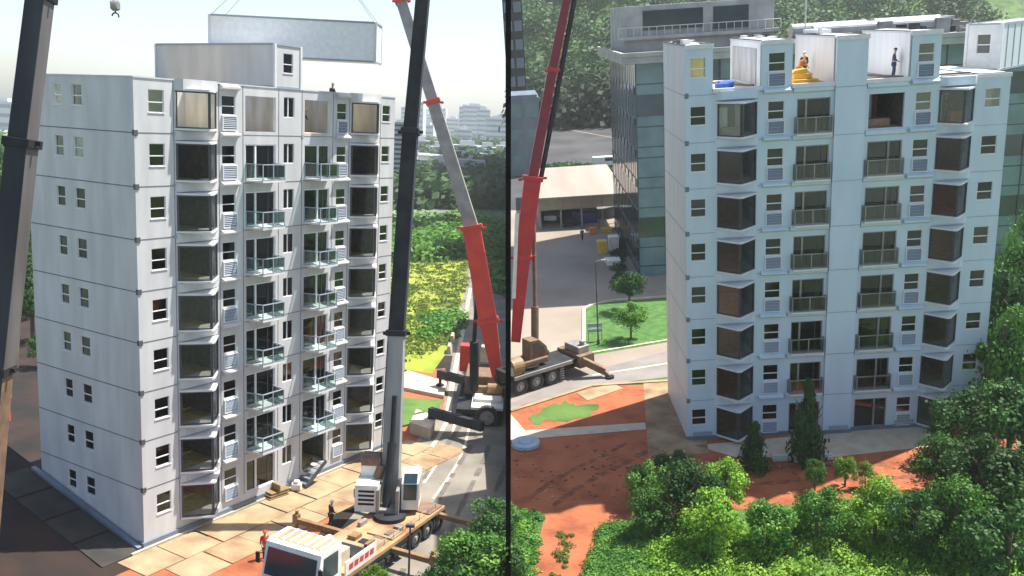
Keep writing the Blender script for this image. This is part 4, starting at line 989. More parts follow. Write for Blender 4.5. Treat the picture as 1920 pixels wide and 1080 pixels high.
def block_B():
    root = empty('apartment_block', mw=Matrix.Identity(4))
    tag(root, 'modular apartment block, pale blue skylight painted in, whose topmost storey is still partly open', 'building')
    feats = [('w', .3, 1.3, 1.12, 2.32, 0), ('bay', 2.05, 4.55, .35, 2.42, 0), ('w2', 5.25, 6.3, 1.2, 2.35, 0), ('d', 7.1, 9.25, .22, 2.4, 0),
             ('d', 11.7, 13.95, .22, 2.4, 0), ('w2', 14.65, 15.65, 1.2, 2.35, 0), ('bay', 16.15, 18.35, .35, 2.42, 0), ('w', 19.05, 20.05, 1.12, 2.32, 0)]
    wall = MB(); bands = MB(); jn = MB(); gb = MB()
    zones = [(0, 1.75), (1.75, 4.8), (4.8, 6.75), (6.75, 9.45), (9.45, 11.4), (11.4, 14.2), (14.2, 16.05), (16.05, 18.6), (18.6, LB)]
    def zy(i): return {4: -.25}.get(i, 0)
    for k in range(9):
        z = k * H
        for i, (a, b) in enumerate(zones):
            if k == 8 and i in (1, 3, 5, 7, 8): continue
            hs = [(f[1] - a, f[2] - a, f[3], f[4]) for f in feats if a <= f[1] < b]
            wall_grid(wall, (a, zy(i), z), (1, 0, 0), (0, -1, 0), b - a, H, hs, .22)
            if k: jn.box((a, zy(i) - .012, z - .025), (b, zy(i) - .001, z + .02))
        wall_grid(gb, (0, DB, z), (0, -1, 0), (-1, 0, 0), DB, H, [] , .2)
        if k: gbz = jn.box((-.012, 0, z - .03), (-.001, DB, z + .03))
        if k:
            one_ledge(root, 'panelB', 'v', 1.85, 4.75, .4 if k == 8 else .2, z - .34, z + .2); one_ledge(root, 'panelB', 'v', 16.1, 18.55, .4 if k == 8 else .2, z - .34, z + .2)
            one_ledge(root, 'panelB', 'l', 4.95, 6.65, .3, z - .22, z + .2); one_ledge(root, 'panelB', 'l', 14.3, 16.0, .3, z - .22, z + .2)
            one_ledge(root, 'panelB', 'l', 6.85, 9.4, .16, z - .25, z + .18, .1); one_ledge(root, 'panelB', 'l', 11.5, 14.1, .16, z - .25, z + .18, .1)
    # sides of the projecting middle module
    for x in (9.45, 11.4): wall.face([(x, -.25, 0), (x, 0, 0), (x, 0, 27), (x, -.25, 27)] if x > 10 else [(x, 0, 0), (x, -.25, 0), (x, -.25, 27), (x, 0, 27)])
    wall.face([(LB, 0, 0), (LB, DB, 0), (LB, DB, 24), (LB, 0, 24)]); wall.face([(LB, DB, 0), (0, DB, 0), (0, DB, 24), (LB, DB, 24)])
    wall.build('wall', ['panelB', 'trim'], root); gb.build('gable_wall', 'gableB', root); jn.build('panel_joint', 'louver', root)
    pl = MB(); pl.box((-.08, -.1, 0), (9.44, -.003, .28)); pl.box((9.4, -.36, .0), (11.45, -.253, .28)); pl.box((11.46, -.1, 0), (LB, -.003, .28)); pl.build('plinth', 'slate', root)
    for x in (.4, 9.9, 14.6):
        v = MB(); y = -.39 if x == 9.9 else -.13
        v.box((x, y, .3), (x + 1.3, y + .1, .62)); v.build('vent', 'louver', root)
    fl = MB()
    for k in range(9): fl.box((.03, .03, k * H + .02), (LB - .03, DB - .03, k * H + .16))
    fl.build('floor_slab', 'floorwood', root)
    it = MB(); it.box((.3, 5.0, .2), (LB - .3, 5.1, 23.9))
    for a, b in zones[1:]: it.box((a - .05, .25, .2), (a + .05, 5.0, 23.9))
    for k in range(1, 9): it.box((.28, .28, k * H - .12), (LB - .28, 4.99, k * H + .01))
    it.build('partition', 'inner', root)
    bb = MB(); bb.box((11.5, 4.8, 21.2), (14.1, 4.9, 23.85)); bb.build('boarding', 'brown', root)
    bb = MB(); bb.box((11.7, 2.5, 21.2), (12.3, 3.2, 22.9)); bb.build('boarding', 'brown', root)
    for (a, b, m_) in (((.35, .45, 25.15), (1.25, .55, 26.4), 'yellow'), ((2.3, 1.4, 21.2), (3.0, 1.6, 23.0), 'innerwhite'), ((3.7, 2.2, 21.2), (4.3, 2.4, 23.3), 'innerwhite'), ((2.4, .4, 21.2), (3.6, .9, 21.8), 'tan'), ((16.5, 1.6, 21.2), (17.1, 1.8, 22.9), 'innerwhite'), ((17.4, .9, 21.2), (18.2, 1.3, 21.9), 'corange'), ((12.5, 3.2, 21.2), (13.1, 3.4, 23.5), 'innerwhite'), ((11.9, 1.0, 21.2), (13.5, 1.5, 21.7), 'brown'), ((19.2, 1.0, 21.9), (20.0, 1.1, 23.4), 'innerwhite')):
        bb = MB(); bb.box(a, b); bb.build('boarding', m_, root)
    # top storey modules : white boxes with linings
    def topbox(i, roofm):
        a, b = zones[i]; mb = MB(); y0 = zy(i)
        a0 = a + .0; b0 = b - .0
        a0 += .012 if i == 0 else 0; mb.box((a0, .3, 24.18), (a0 + .1, DB - .01, 26.98)); mb.box((b0 - .1, .3, 24.18), (b0, DB - .01, 26.98)); mb.box((a0 + .1, DB - .1, 24.18), (b0 - .1, DB - .012, 26.98))
        mb.build('module_wall', 'innerwhite', root)
        r = MB(); r.box((a0 - .03, y0 + .0 + .004, 26.98), (b0 + .03, DB + .02, 27.1)); ro = r.build('module_roof', roofm, root)
        t = MB(); t.box((a0 - .06, y0 - .08, 26.86), (b0 + .06, y0 - .002, 27.14)); t.build('edge_rail', 'trim', ro)
        t = MB()
        for xx in (a0 + .05, b0 - .05): t.box((xx - .05, .4, 27.1), (xx + .05, DB, 27.16))
        t.build('roof_seam', 'castiron', ro)
    topbox(0, 'greyl'); topbox(2, 'trim'); topbox(4, 'trim'); topbox(6, 'trim')
    # boarding on the open side of a module and open-room floors
    mb = MB(); mb.box((4.74, 1.2, 24.35), (4.79, 7.5, 26.6)); mb.build('boarding', 'innerbright', root)
    mb = MB()
    for a, b, m in ((1.78, 4.77, 0), (6.78, 9.4, 1), (11.43, 14.17, 2)): mb.box((a, .1, 24.17), (b, DB - .2, 24.24), m)
    mb.build('open_floor', ['greyl', 'tan', 'grey'], root)
    for a, b in ((1.75, 4.8), (6.75, 9.45), (11.4, 14.2)): mb = MB(); mb.box((a, -.18, 24.1), (b, .12, 24.36)); mb.build('sill_beam', 'trim', root)
    mb = MB(); mb.beam((2.0, 8.0, 24.3), (4.6, 1.2, 24.3), .16, .16); mb.build('steel_beam', 'brownp', root); mb = MB(); mb.beam((11.6, 8, 24.3), (13.9, 1.0, 24.3), .14, .16); mb.box((11.6, .5, 24.26), (14, .62, 24.4)); mb.build('steel_beam', 'brownp', root)
    # roof of the finished right wing
    mb = MB(); mb.box((16.08, -.05, 23.98), (LB + .05, DB + .03, 24.22)); mb.build('roof', 'trim', root)
    mb = MB(); mb.box((16.2, 1.0, 24.22), (18.5, 1.15, 24.34)); mb.box((16.2, .1, 24.22), (LB, .2, 24.27)); mb.box((18.55, .3, 24.22), (18.65, DB, 24.28)); mb.build('roof_seam', 'castiron', root)
    proto = {}
    def rep(key, mk, dz):
        if key not in proto: proto[key] = (mk(), dz); return proto[key][0]
        o, z0 = proto[key]; return copy_tree(o, root, (0, 0, dz - z0))
    for k in range(9):
        z = k * H; top = k >= 7; tt = 't' if top else ''
        gp = 'glasspale' if top else 'glass'
        rep('w' + ('T' if k == 8 else ''), lambda: make_window(root, .3, .02, z + 1.12, 1.0, 1.2, gmat='glasspale' if k == 8 else 'glass'), z)
        rep('w2', lambda: make_window(root, 5.25, .02, z + 1.2, 1.05, 1.15), z); rep('l2', lambda: make_louver(root, 5.27, -.13, z + .3, 1.0, .78), z)
        rep('w3' + tt, lambda: make_window(root, 14.65, .02, z + 1.2, 1.0, 1.15, gmat=gp), z); rep('l3', lambda: make_louver(root, 14.67, -.13, z + .3, .96, .78), z)
        if k < 8:
            rep('b1' + tt, lambda: make_bay(root, 2.05, 4.55, 0, 1.15, z, .35, 2.42, gmat='glasspale' if top else 'glassbayB', ft=.07), z)
            rep('b2' + tt, lambda: make_bay(root, 16.15, 18.35, 0, 1.15, z, .35, 2.42, gmat='glasspale' if top else 'glassbayB', ft=.07), z)
            rep('d1', lambda: make_door(root, 7.1, .02, z + .22, 2.15, 2.18, mull=.28), z)
            if k < 7: rep('d2', lambda: make_door(root, 11.7, .02, z + .22, 2.25, 2.18, mull=.62), z)
            rep('we' + tt, lambda: make_window(root, 19.05, .02, z + 1.12, 1.0, 1.2, gmat=gp), z)
            if 0 < k: rep('j1', lambda: make_balcony(root, 6.95, 9.3, 0, .42, z, .08), z)
            if 0 < k < 7: rep('j2', lambda: make_balcony(root, 11.55, 14.0, 0, .42, z, .08), z)
    c0 = None
    for k in range(1, 9):
        if c0 is None:
            mb = MB(); mb.box((-.05, -.05, -.16), (.2, .14, .16)); c0 = mb.build('corner_casting', 'slate', root, bevel=.02); c0.location = (.0, 0, k * H)
        else: copy_tree(c0, root, (0, 0, (k - 1) * H))
    return root
block_B()
# flying module on the right
cn = rayB(1873, 131, 5); xd = Vector((math.cos(R(-48)), math.sin(R(-48)), 0))
mw = Matrix.Translation(cn - xd * 2.35) @ Matrix.Rotation(R(-48), 4, 'Z')
hm = container('hoisted_module', mw, 2.35, 10.0, 3.05, [(.75, 1.65, 1.1, 2.4)], m1='trim', m2='gableB', label='white box module with one window hanging in the air beside the pale blue block')
mb = MB()
for y in (1, 2.2, 3.4, 4.6, 5.8, 7, 8.2): mb.box((2.36, y - .03, .1), (2.385, y + .03, 2.95))
mb.build('rib', 'louver', hm)
mb = MB()
for x, y in ((.1, .1), (2.25, .1), (.1, 9.9), (2.25, 9.9)): mb.tube((x, y, 3.05), (1.2, 5, 9), .025, n=5)
mb.tube((1.2, 5, 9), (1.2, 5, 16), .03, n=5); tag(mb.build('lifting_sling', 'steel', hm))
# workers and things on the open storey
def PB(x, y, z, rz, *a, **k): return person(None, 0, *a, mw=Matrix.Translation((x, y, z)) @ Matrix.Rotation(rz, 4, 'Z'), **k)
PB(8.1, 3.0, 24.25, .4, 'worker in orange bending over boards in the open room left of the blind module', 'corange', 'corange', 'yellow', 'bend')
PB(8.8, 4.2, 24.25, -.6, 'worker in dark clothes standing behind the orange worker in the open room', 'cdark', 'cdark', 'whitep')
PB(13.75, 1.5, 24.25, 1.2, 'worker in navy standing in the open room against the bright white module wall', 'cblue', 'cblue', 'cdark')
mb = MB(); mb.box((14.5, 1.0, 27.17), (15.1, 1.5, 27.6)); mb.box((15.2, 1.1, 27.17), (15.6, 1.4, 27.4)); tag(mb.build('tool_bag', 'cdark', bevel=.08), 'dark tool bag lying on the module roof right of the bright white wall', 'bag')
PB(17.3, 1.6, 21.17, .5, 'worker in dark clothes seen through the uppermost bay window of the right wing', 'cdark', 'cdark', 'whitep')
mb = MB(); mb.box((6.95, .5, 24.25), (8.6, 1.9, 24.55)); mb.box((7.1, .8, 24.55), (8.3, 1.7, 24.9)); mb.prismxz([(7.0, 24.9), (8.2, 24.9), (7.9, 25.2), (7.2, 25.1)], .9, 1.6)
tag(mb.build('board_stack', 'yellow', bevel=.04), 'orange boards stacked in front of the bending worker in the open room', 'boards')
mb = MB(); mb.tube((2.3, 1.0, 24.5), (3.3, 1.3, 24.5), .26, n=12); mb.box((2.1, .6, 24.25), (2.9, 1.2, 24.6)); tag(mb.build('blue_roll', 'blue', bevel=.05), 'blue rolled sheet lying on the open floor beside the leftmost module', 'roll')
mb = MB()
rnd = random.Random(9)
for i in range(9): x, y = rnd.uniform(.1, 1.4), rnd.uniform(.8, 7); mb.box((x, y, 27.11), (x + rnd.uniform(.2, .5), y + rnd.uniform(.3, 1), 27.11 + rnd.uniform(.05, .3)), rnd.randrange(2))
tag(mb.build('roof_clutter', ['trim', 'castiron']), 'white and dark offcuts lying on the leftmost module roof', 'offcuts')
mb = MB()
for i in range(7): x, y = rnd.uniform(5.1, 6.1), rnd.uniform(1.8, 7); mb.box((x, y, 27.17), (x + rnd.uniform(.2, .5), y + rnd.uniform(.3, 1), 27.17 + rnd.uniform(.04, .2)), rnd.randrange(2))
tag(mb.build('roof_clutter', ['trim', 'louver']), 'pale panels lying on the module roof left of the orange boards', 'offcuts')
mb = MB(); mb.box((10.0, 5.5, 27.17), (11.0, 8.5, 27.4)); mb.box((9.7, 4.0, 27.17), (9.9, 4.4, 27.6)); tag(mb.build('roof_sheet', 'trim', bevel=.02), 'white sheet with blue end lying on the blind middle module', 'sheet')
# ------------------------------------------------------------------ glass office building behind
def office():
    root = empty('office_building', (2.5, 42.5, 0)); tag(root, 'dark teal glass office building rising behind the pale blue block', 'building')
    Wd, Dp, Ht = 46, 26, 24.0
    mb = MB(); mb.box((0, 0, 0), (Wd, Dp, Ht)); mb.build('curtain_wall', 'curtain', root)
    sp = MB(); rnd = random.Random(12)
    n = 7; fh = Ht / n
    for k in range(n):
        for i in range(15):
            x = i * Wd / 15; w = Wd / 15
            sp.box((x + .06, -.08, k * fh + .05), (x + w - .06, -.003, k * fh + fh * .32), 0)
            if rnd.random() < .55: sp.box((x + .06, -.06, k * fh + fh * .36), (x + w - .06, -.004, k * fh + fh * .97), 1)
        sp.box((-.08, .3, k * fh + .05), (-.003, Dp, k * fh + fh * .25), 2)  # side panels take the darker glass colour, painting that face's shade
    sp.build('spandrel_panel', ['spandrel', 'spandrel', 'curtain'], root)
    ml = MB()
    for i in range(16): x = i * Wd / 15; ml.box((x - .06, -.14, 0), (x + .06, -.085, Ht))
    for i in range(8): y = 1 + i * 3.3; ml.box((-.14, y, 0), (-.085, y + .1, Ht))
    ml.build('mullion', 'frame', root)
    mb = MB(); mb.box((-1.6, -1.6, Ht), (Wd, Dp, Ht + .7)); mb.box((-1.7, -1.7, Ht + .7), (Wd, -1.3, Ht + 1.2)); mb.box((-1.7, -1.3, Ht + .7), (-1.3, Dp, Ht + 1.2)); mb.build('roof_ledge', 'grey', root, bevel=.05)
    mb = MB(); mb.box((-.9, -1.0, Ht + .71), (Wd, Dp, Ht + .78)); mb.build('roof', 'roofdeck', root)
    mb = MB(); mb.box((0, 9, Ht + .8), (17.5, 24, Ht + 6)); mb.box((-.8, 8.2, Ht + 2.2), (18, 9, Ht + 2.6)); ph = mb.build('penthouse', 'grey', root, bevel=.05)
    mb = MB(); mb.box((2.2, 8.9, Ht + 3.2), (9.2, 8.98, Ht + 5.4)); mb.box((10.4, 8.9, Ht + 2.9), (14.5, 8.98, Ht + 5.4)); mb.box((15, 8.9, Ht + 1.0), (17, 8.98, Ht + 1.9)); mb.build('window', 'curtain', ph)
    for i in range(22):
        mb = MB(); x = -.8 + i * .9; mb.tube((x, 8.3, Ht + 2.6), (x, 8.3, Ht + 3.6), .04, n=6); 
        if i == 0: 
            q = mb; 
        for a in (.0,): pass
        if i < 1: rail = mb
        else: rail.v += []; 
        if i: 
            nn = len(rail.v); rail.v += mb.v; rail.f += [tuple(t + nn for t in f) for f in mb.f]; rail.m += mb.m
    rail.tube((-.8, 8.3, Ht + 3.6), (18.1, 8.3, Ht + 3.6), .05, n=6); rail.build('railing', 'greyl', root)
    for i, (x, y, l, r_) in enumerate([(21.5, 7.5, 7.5, .75), (29.5, 8.5, 6.5, .8), (20.5, 12.5, 9, .9), (31, 14, 8, .9)]):
        mb = MB(); mb.tube((x, y, Ht + 1.9), (x + l, y, Ht + 1.9), r_, n=16); mb.tube((x + l * .5, y, Ht + .8), (x + l * .5, y, Ht + 1.9), r_ * .6, n=12); mb.box((x + l - .2, y - r_ - .2, Ht + .8), (x + l + 1.4, y + r_ + .2, Ht + 2.6)); mb.build('duct', 'duct', root, bevel=.03)
    rnd = random.Random(4)
    for i in range(16):
        x = rnd.uniform(18.5, 42); y = rnd.uniform(1.5, 20); s = rnd.uniform(.4, 1.3); mb = MB(); mb.box((x, y, Ht + .78), (x + s * 1.6, y + s, Ht + .78 + s * .9)); mb.box((x + .1, y + .1, Ht + .78 + s * .9), (x + s * .8, y + s * .8, Ht + .85 + s * 1.1)); mb.build('roof_unit', ('steel', 'steeldark', 'greyl')[i % 3], root, bevel=.03)
    mb = MB(); mb.tube((20.2, 6, Ht + .8), (20.2, 6, Ht + 6), .09, n=8); mb.build('aerial', 'trim', root)
    return root
office()
def box_building(name, x, y, w, d, h, m, label, bands=5, bm='curtain', roof=None):
    root = empty(name, (x, y, 0)); tag(root, label, 'building')
    mb = MB(); mb.box((0, 0, 0), (w, d, h)); mb.box((.3, .3, h), (w - .3, d - .3, h + .5)); mb.build('wall', m, root)
    n = max(2, int(w / 3)); w0 = None
    for i in range(bands):
        for j in range(n):
            if w0 is None:
                mb = MB(); mb.box((0, -.1, 0), (w * .76 / n, -.003, h / bands * .55)); w0 = mb.build('window', bm, root); c = w0
            else: c = copy_tree(w0, root)
            c.location = (w * (j + .12) / n, 0, (i + .25) * h / bands)
    return root
a = rayB(958, 190, 165); box_building('dark_tower', seamX(165) + .05, 165, 4.6, 14, 60, 'steeldark', 'tall dark grey tower beside the top of the black mast', 14, 'slate')
a = rayB(958, 200, 118); box_building('dark_office', seamX(118) + .05, 118, 6.2, 12, max(4, rayB(960, 185, 118).z), 'slate', 'low dark office block behind the red boom tip', 3, 'spandrel')
def shed():
    a = gB(1010, 428); b = gB(1177, 428); y0 = a.y; root = empty('flat_roof_shed', (a.x, y0, 0)); tag(root, 'beige flat roofed shed with open bays at the end of the parking lot', 'shed')
    w = b.x - a.x; d = 26; h = 4.3
    mb = MB(); mb.prism([(-.4, -1.2), (w + .2, -1.2), (w + .2, d), (-.4, d)], h, h + .35); mb.build('roof', 'shed', root)
    mb = MB(); mb.box((0, 0, 0), (w, .25, h - .01) ) if False else None
    mb.box((0, .8, h - 1.9), (w, 1.0, h - .01)); mb.box((0, d - .4, 0), (w, d - .1, h - .01)); mb.box((0, .5, 0), (.2, d - .5, h - .01)); mb.build('wall', 'shedwall', root)
    mb = MB(); mb.box((.3, 4, .05), (w - .3, 4.2, h - .1)); mb.build('back_wall', 'roofdeck', root)
    for i in range(5): mb = MB(); x = .3 + i * (w - .6) / 4; mb.box((x - .12, -.9, 0), (x + .12, -.65, h)); mb.build('post', 'steel', root)
    mb = MB(); mb.box((w - 4.2, -3.2, 2.9), (w + .3, -1.3, 3.0)); mb.box((w - 4.0, -3.1, 0), (w - 3.9, -3.0, 2.9)); mb.box((w + .1, -3.1, 0), (w + .2, -3.0, 2.9)); mb.build('canopy', 'roofdeck', root)
shed()
b = gB(1095, 418); mb = MB(); mb.prismxz([(-2, 0), (2, 0), (1.7, 1.5), (-1.6, 1.8)], 0, 1.5); o = mb.build('blue_tarpaulin', 'cblue', bevel=.2); o.location = (b.x, b.y - .5, 0); tag(o, 'dark blue tarpaulin heap under the shed edge', 'tarpaulin')
def vehicle(px, py, rz, body, label, kind='van'):
    p = gB(px, py); root = empty('parked_van' if kind == 'van' else 'pickup_truck', (p.x, p.y, 0), rz); tag(root, label, kind)
    L_, Wd = 5.2, 1.9
    mb = MB()
    if kind == 'van': pr = [(-2.6, .4), (2.6, .4), (2.6, 1.0), (2.0, 1.25), (1.5, 2.1), (-2.5, 2.15), (-2.6, 1.9)]
    else: pr = [(-2.6, .45), (2.6, .45), (2.6, 1.05), (1.5, 1.15), (.9, 1.8), (-.4, 1.8), (-.5, 1.15), (-2.6, 1.15)]
    mb.prismxz(pr, -Wd / 2, Wd / 2); mb.build('body', body, root, bevel=.1)
    for s in (-1, 1):
        mb = MB(); y = s * (Wd / 2 + .012)
        q = [(1.35, y, 1.95), (1.75, y, 1.3), (-.2, y, 1.3), (-.2, y, 1.95)] if kind == 'van' else [(.8, y, 1.7), (1.2, y, 1.2), (-.35, y, 1.2), (-.3, y, 1.7)]
        mb.face(q if s < 0 else q[::-1]); mb.build('side_window', 'curtain', root)
    ws = MB(); ws.face([(2.03, -.8, 1.28), (2.03, .8, 1.28), (1.56, .75, 2.04), (1.56, -.75, 2.04)]) if kind == 'van' else ws.face([(1.46, -.8, 1.2), (1.46, .8, 1.2), (.95, .75, 1.77), (.95, -.75, 1.77)]); ws.build('windscreen', 'curtain', root)
    for x in (-1.7, 1.7):
        for s in (-1, 1): wheel(root, x, s * .85, .36, .36, s, .24)
    for s in (-.7, .7): h = MB(); h.box((2.58, s - .15, .7), (2.63, s + .15, .85)); h.build('headlight', 'framew', root)
vehicle(1135, 313, .08, 'whitep', 'white van parked behind the beige shed', 'van'); vehicle(1038, 412, 1.35, 'whitep', 'white pickup truck standing at the shed front', 'pickup'); vehicle(1060, 420, 1.9, 'steeldark', 'dark pickup truck next to the white one at the shed', 'pickup')
p = gB(1092, 452); PB(p.x, p.y, 0, .3, 'person in dark clothes walking across the beige parking lot', 'cdark', 'cdark', 'cdark', 'walk')
for i, (px, py, m, w, h, lb) in enumerate([(1130, 476, 'yellow', 1.2, 1.5, 'yellow skip bin nearest the glass building corner'), (1152, 470, 'whitep', 1.3, 1.7, 'white bagged load beside the yellow skip bin'), (1150, 498, 'whitep', 1.8, .5, 'flat white pallet load below the yellow skip bin'), (1112, 440, 'corange', .9, .8, 'small orange bin left of the row by the shed'), (1138, 436, 'yellow', 1.4, .4, 'low yellow pallet in front of the dark canopy')]):
    p = gB(px, py); mb = MB(); mb.prismxz([(-w * .42, 0), (w * .42, 0), (w * .5, h), (-w * .5, h)], 0, w); mb.prismxz([(-w * .54, h), (w * .54, h), (w * .5, h + .12), (-w * .5, h + .12)], -.05, w + .05)
    o = mb.build('skip_bin' if i in (0, 3) else 'pallet_load', m, bevel=.06); o.location = (p.x, p.y, 0); tag(o, lb, 'bin' if i in (0, 3) else 'load')
def lamp():
    p = gB(1122, 646); root = empty('street_lamp', (p.x, p.y, 0)); tag(root, 'slim dark street lamp at the left edge of the lawn', 'street lamp')
    t = rayB(1119, 490, p.y).z; mb = MB(); mb.tube((0, 0, 0), (0, 0, t), .08, .05); mb.tube((0, 0, 0), (0, 0, .5), .16, .12); mb.build('pole', 'frame', root)
    mb = MB(); mb.beam((0, 0, t), (.7, 0, t + .1), .06, .06); mb.box((.5, -.12, t), (1.0, .12, t + .14)); mb.build('lamp_head', 'steel', root)
    p = gB(1112, 640); root = empty('lawn_sign', (p.x, p.y, 0)); tag(root, 'small pale board on two posts beside the street lamp', 'sign')
    mb = MB(); mb.box((-.5, 0, 1.4), (.9, .06, 1.75)); mb.box((-.5, 0, .9), (.9, .06, 1.2)); mb.build('board', 'bluegrey', root); mb = MB(); mb.box((-.45, .07, 0), (-.38, .13, 1.8)); mb.box((.8, .07, 0), (.87, .13, 1.8)); mb.build('post', 'steel', root)
lamp()
p = gB(975, 838); mb = MB(); mb.tube((0, 0, 0), (0, 0, .25), 1.05, 1.0, n=26); mb.tube((0, 0, .25), (0, 0, .33), .5, .45, n=18); o = mb.build('round_plate', 'bluegrey', bevel=.02); o.location = (max(p.x, seamX(p.y) + 1.1), p.y + .2, .05); tag(o, 'round blue grey plate lying at the end of the cream path', 'plate')
# ------------------------------------------------------------------ red crane of site B
def crane_B():
    a = gB(960, 747); b = gB(1105, 700); d = (b - a).normalized(); th = math.atan2(d.y, d.x); Ln = (b - a).length
    W0 = Matrix.Translation((a.x, a.y, 0)) @ Matrix.Rotation(th, 4, 'Z'); inv = W0.inverted()
    root = empty('truck_crane', (a.x, a.y, 0), th); tag(root, 'brown truck crane with red boom parked on the road left of the pale blue block', 'crane')
    c = lambda px, py, Y: inv @ rayB(px, py, Y)
    mb = MB(); mb.box((.35, .1, 1.25), (Ln + .2, 2.9, 1.65)); mb.box((.4, .5, .7), (Ln, 2.5, 1.25)); mb.build('chassis', 'steeldark', root, bevel=.05)
    mb = MB(); mb.beam((.35, .0, 1.55), (Ln * .78, .0, 1.55), .12, .32); mb.build('side_rail', 'steel', root, bevel=.03)
    for i, x in enumerate((.95, 2.55, 4.15)):
        wheel(root, x, .25, .72, .72, -1, .55); wheel(root, x, 2.75, .72, .72, 1, .5)
    mb = MB()
    for i in range(6): mb.box((4.9, -.05 + .0, .35 + i * .2), (5.3, .1, .42 + i * .2))
    mb.build('step', 'steel', root)
    # folded outrigger and rear frame
    mb = MB(); mb.beam((Ln - .9, -.2, 1.5), (Ln + .5, -1.5, .5), .5, .6); mb.box((Ln - 1.2, -.3, .8), (Ln + .4, 2.9, 1.9)); mb.beam((Ln + .3, -1.3, .7), (Ln + .6, -2.0, .15), .35, .4); o = mb.build('outrigger', 'brownp', root, bevel=.06)
    mb = MB(); mb.tube((Ln + .6, -2.0, 0), (Ln + .6, -2.0, .2), .38, n=14); mb.build('foot_pad', 'steeldark', o)
    mb = MB(); mb.box((Ln - .9, .2, 1.9), (Ln + .3, 2.2, 2.5)); mb.tube((Ln - .2, .6, 2.5), (Ln - .2, .6, 2.9), .25, n=10); mb.build('rear_box', 'steel', root, bevel=.08)
    # upper works
    mb = MB(); mb.tube((2.6, 1.5, 1.65), (2.6, 1.5, 1.9), 1.1, n=24); mb.build('turntable', 'steeldark', root)
    mb = MB(); mb.box((1.2, .7, 1.9), (4.3, 2.5, 2.35)); mb.box((2.8, .9, 2.35), (4.6, 2.3, 2.75)); mb.build('upper_frame', 'brownp', root, bevel=.08)
    mb = MB(); mb.tube((.45, .75, 2.3), (1.5, .75, 2.3), .72, n=20); mb.build('winch_drum', 'ochre', root); 
    mb = MB(); mb.box((.35, .2, 1.66), (1.3, 1.0, 2.4)); mb.build('counterweight', 'creamp', root, bevel=.1)
    mb = MB(); mb.prismxz([(2.6, 2.35), (4.5, 2.35), (4.3, 3.2), (3.6, 3.9), (2.7, 3.95)], .9, 2.1); oc = mb.build('operator_cab', 'brownp', root, bevel=.08)
    mb = MB(); mb.face([(2.9, .89, 2.7), (4.15, .89, 2.7), (4.0, .89, 3.2), (3.55, .89, 3.65), (2.9, .89, 3.7)]); mb.build('cab_window', 'curtain', oc)
    Y = 16.0
    mb = MB(); mb.tube(c(1003, 690, 14.5), c(1003, 575, 15.2), .33, n=14); mb.tube(c(1003, 575, 15.2), c(1001, 420, 16.2), .17, n=10); mb.build('lift_cylinder', 'brownp', root)
    sd = (inv.to_3x3() @ Vector((1, 0, 0))).normalized()
    segs = [(c(980, 480, 15.6), .8, 1.3, ('red', 'red')), (c(999, 333, 16.3), 1.3, 1.4, ('red', 'red')), (c(1036, 130, 17.4), .85, .75, ('reddark', 'red')), (c(1064, -8, 18.2), .75, .65, ('reddark', 'red')), (c(1082, -100, 19), .8, .75, ('reddark', 'red'))]
    boom(root, c(967, 640, 14.6), segs, sd, None, collar='red')
    mb = MB(); mb.beam(c(1014, 335, 16.5), c(1079, -10, 18.4), .28, .3); mb.beam(c(1005, 333, 16.4), c(1014, 335, 16.5), .3, .3); mb.build('rear_stay', 'steeldark', root)
    mb = MB(); mb.face([tuple(c(960, 560, 14.2)), tuple(c(967, 560, 14.2)), tuple(c(973, 400, 14.9)), tuple(c(966, 400, 14.9))]); mb.build('boom_marking', 'whitep', root)
crane_B()
# ------------------------------------------------------------------ vegetation of site B
def tB(px, py, rpx, m, label, vs=1.0, kind='near', name='tree', group=None, cat='tree', drop=1.0, base=.12):
    """tree whose crown centre shows around px,py : foot on the ground below it"""
    f0 = gB(px, py + rpx * drop * vs); dist = (f0 - oB).length; r = rpx * dist / F
    h = 2.05 * r * vs
    f0.x = max(f0.x, seamX(f0.y) + r * 1.15)
    return tree((f0.x, f0.y, 0), h, r, m, kind, label, name, group, base=base, cat=cat)
tB(1180, 522, 34, 'leafdark', 'upper round dark tree on the lawn beyond the street lamp', 1.1, drop=1.6, base=.3); tB(1183, 592, 34, 'leafmid', 'lower round tree on the lawn, nearest the street lamp', 1.0, drop=1.3, base=.25)
tB(1512, 795, 37, 'leafdark', 'tall dark conifer standing right in front of the pale blue facade', 2.0, 'cone', 'conifer', base=.04, cat='conifer')
tB(1415, 838, 34, 'leafdark', 'short dark conifer left of the tall one', 1.3, 'cone', 'conifer', base=.04, cat='conifer')
for px, py, r_, m, lb in [(1527, 893, 22, 'leafmid', 'leftmost of three saplings on the red earth strip'), (1584, 884, 22, 'leafbright', 'middle one of three saplings on the red earth strip'), (1622, 892, 18, 'leafolive', 'smallest, rightmost of three saplings on the red earth strip')]:
    tB(px, py, r_, m, lb, 1.3, name='sapling', cat='sapling', base=.2)
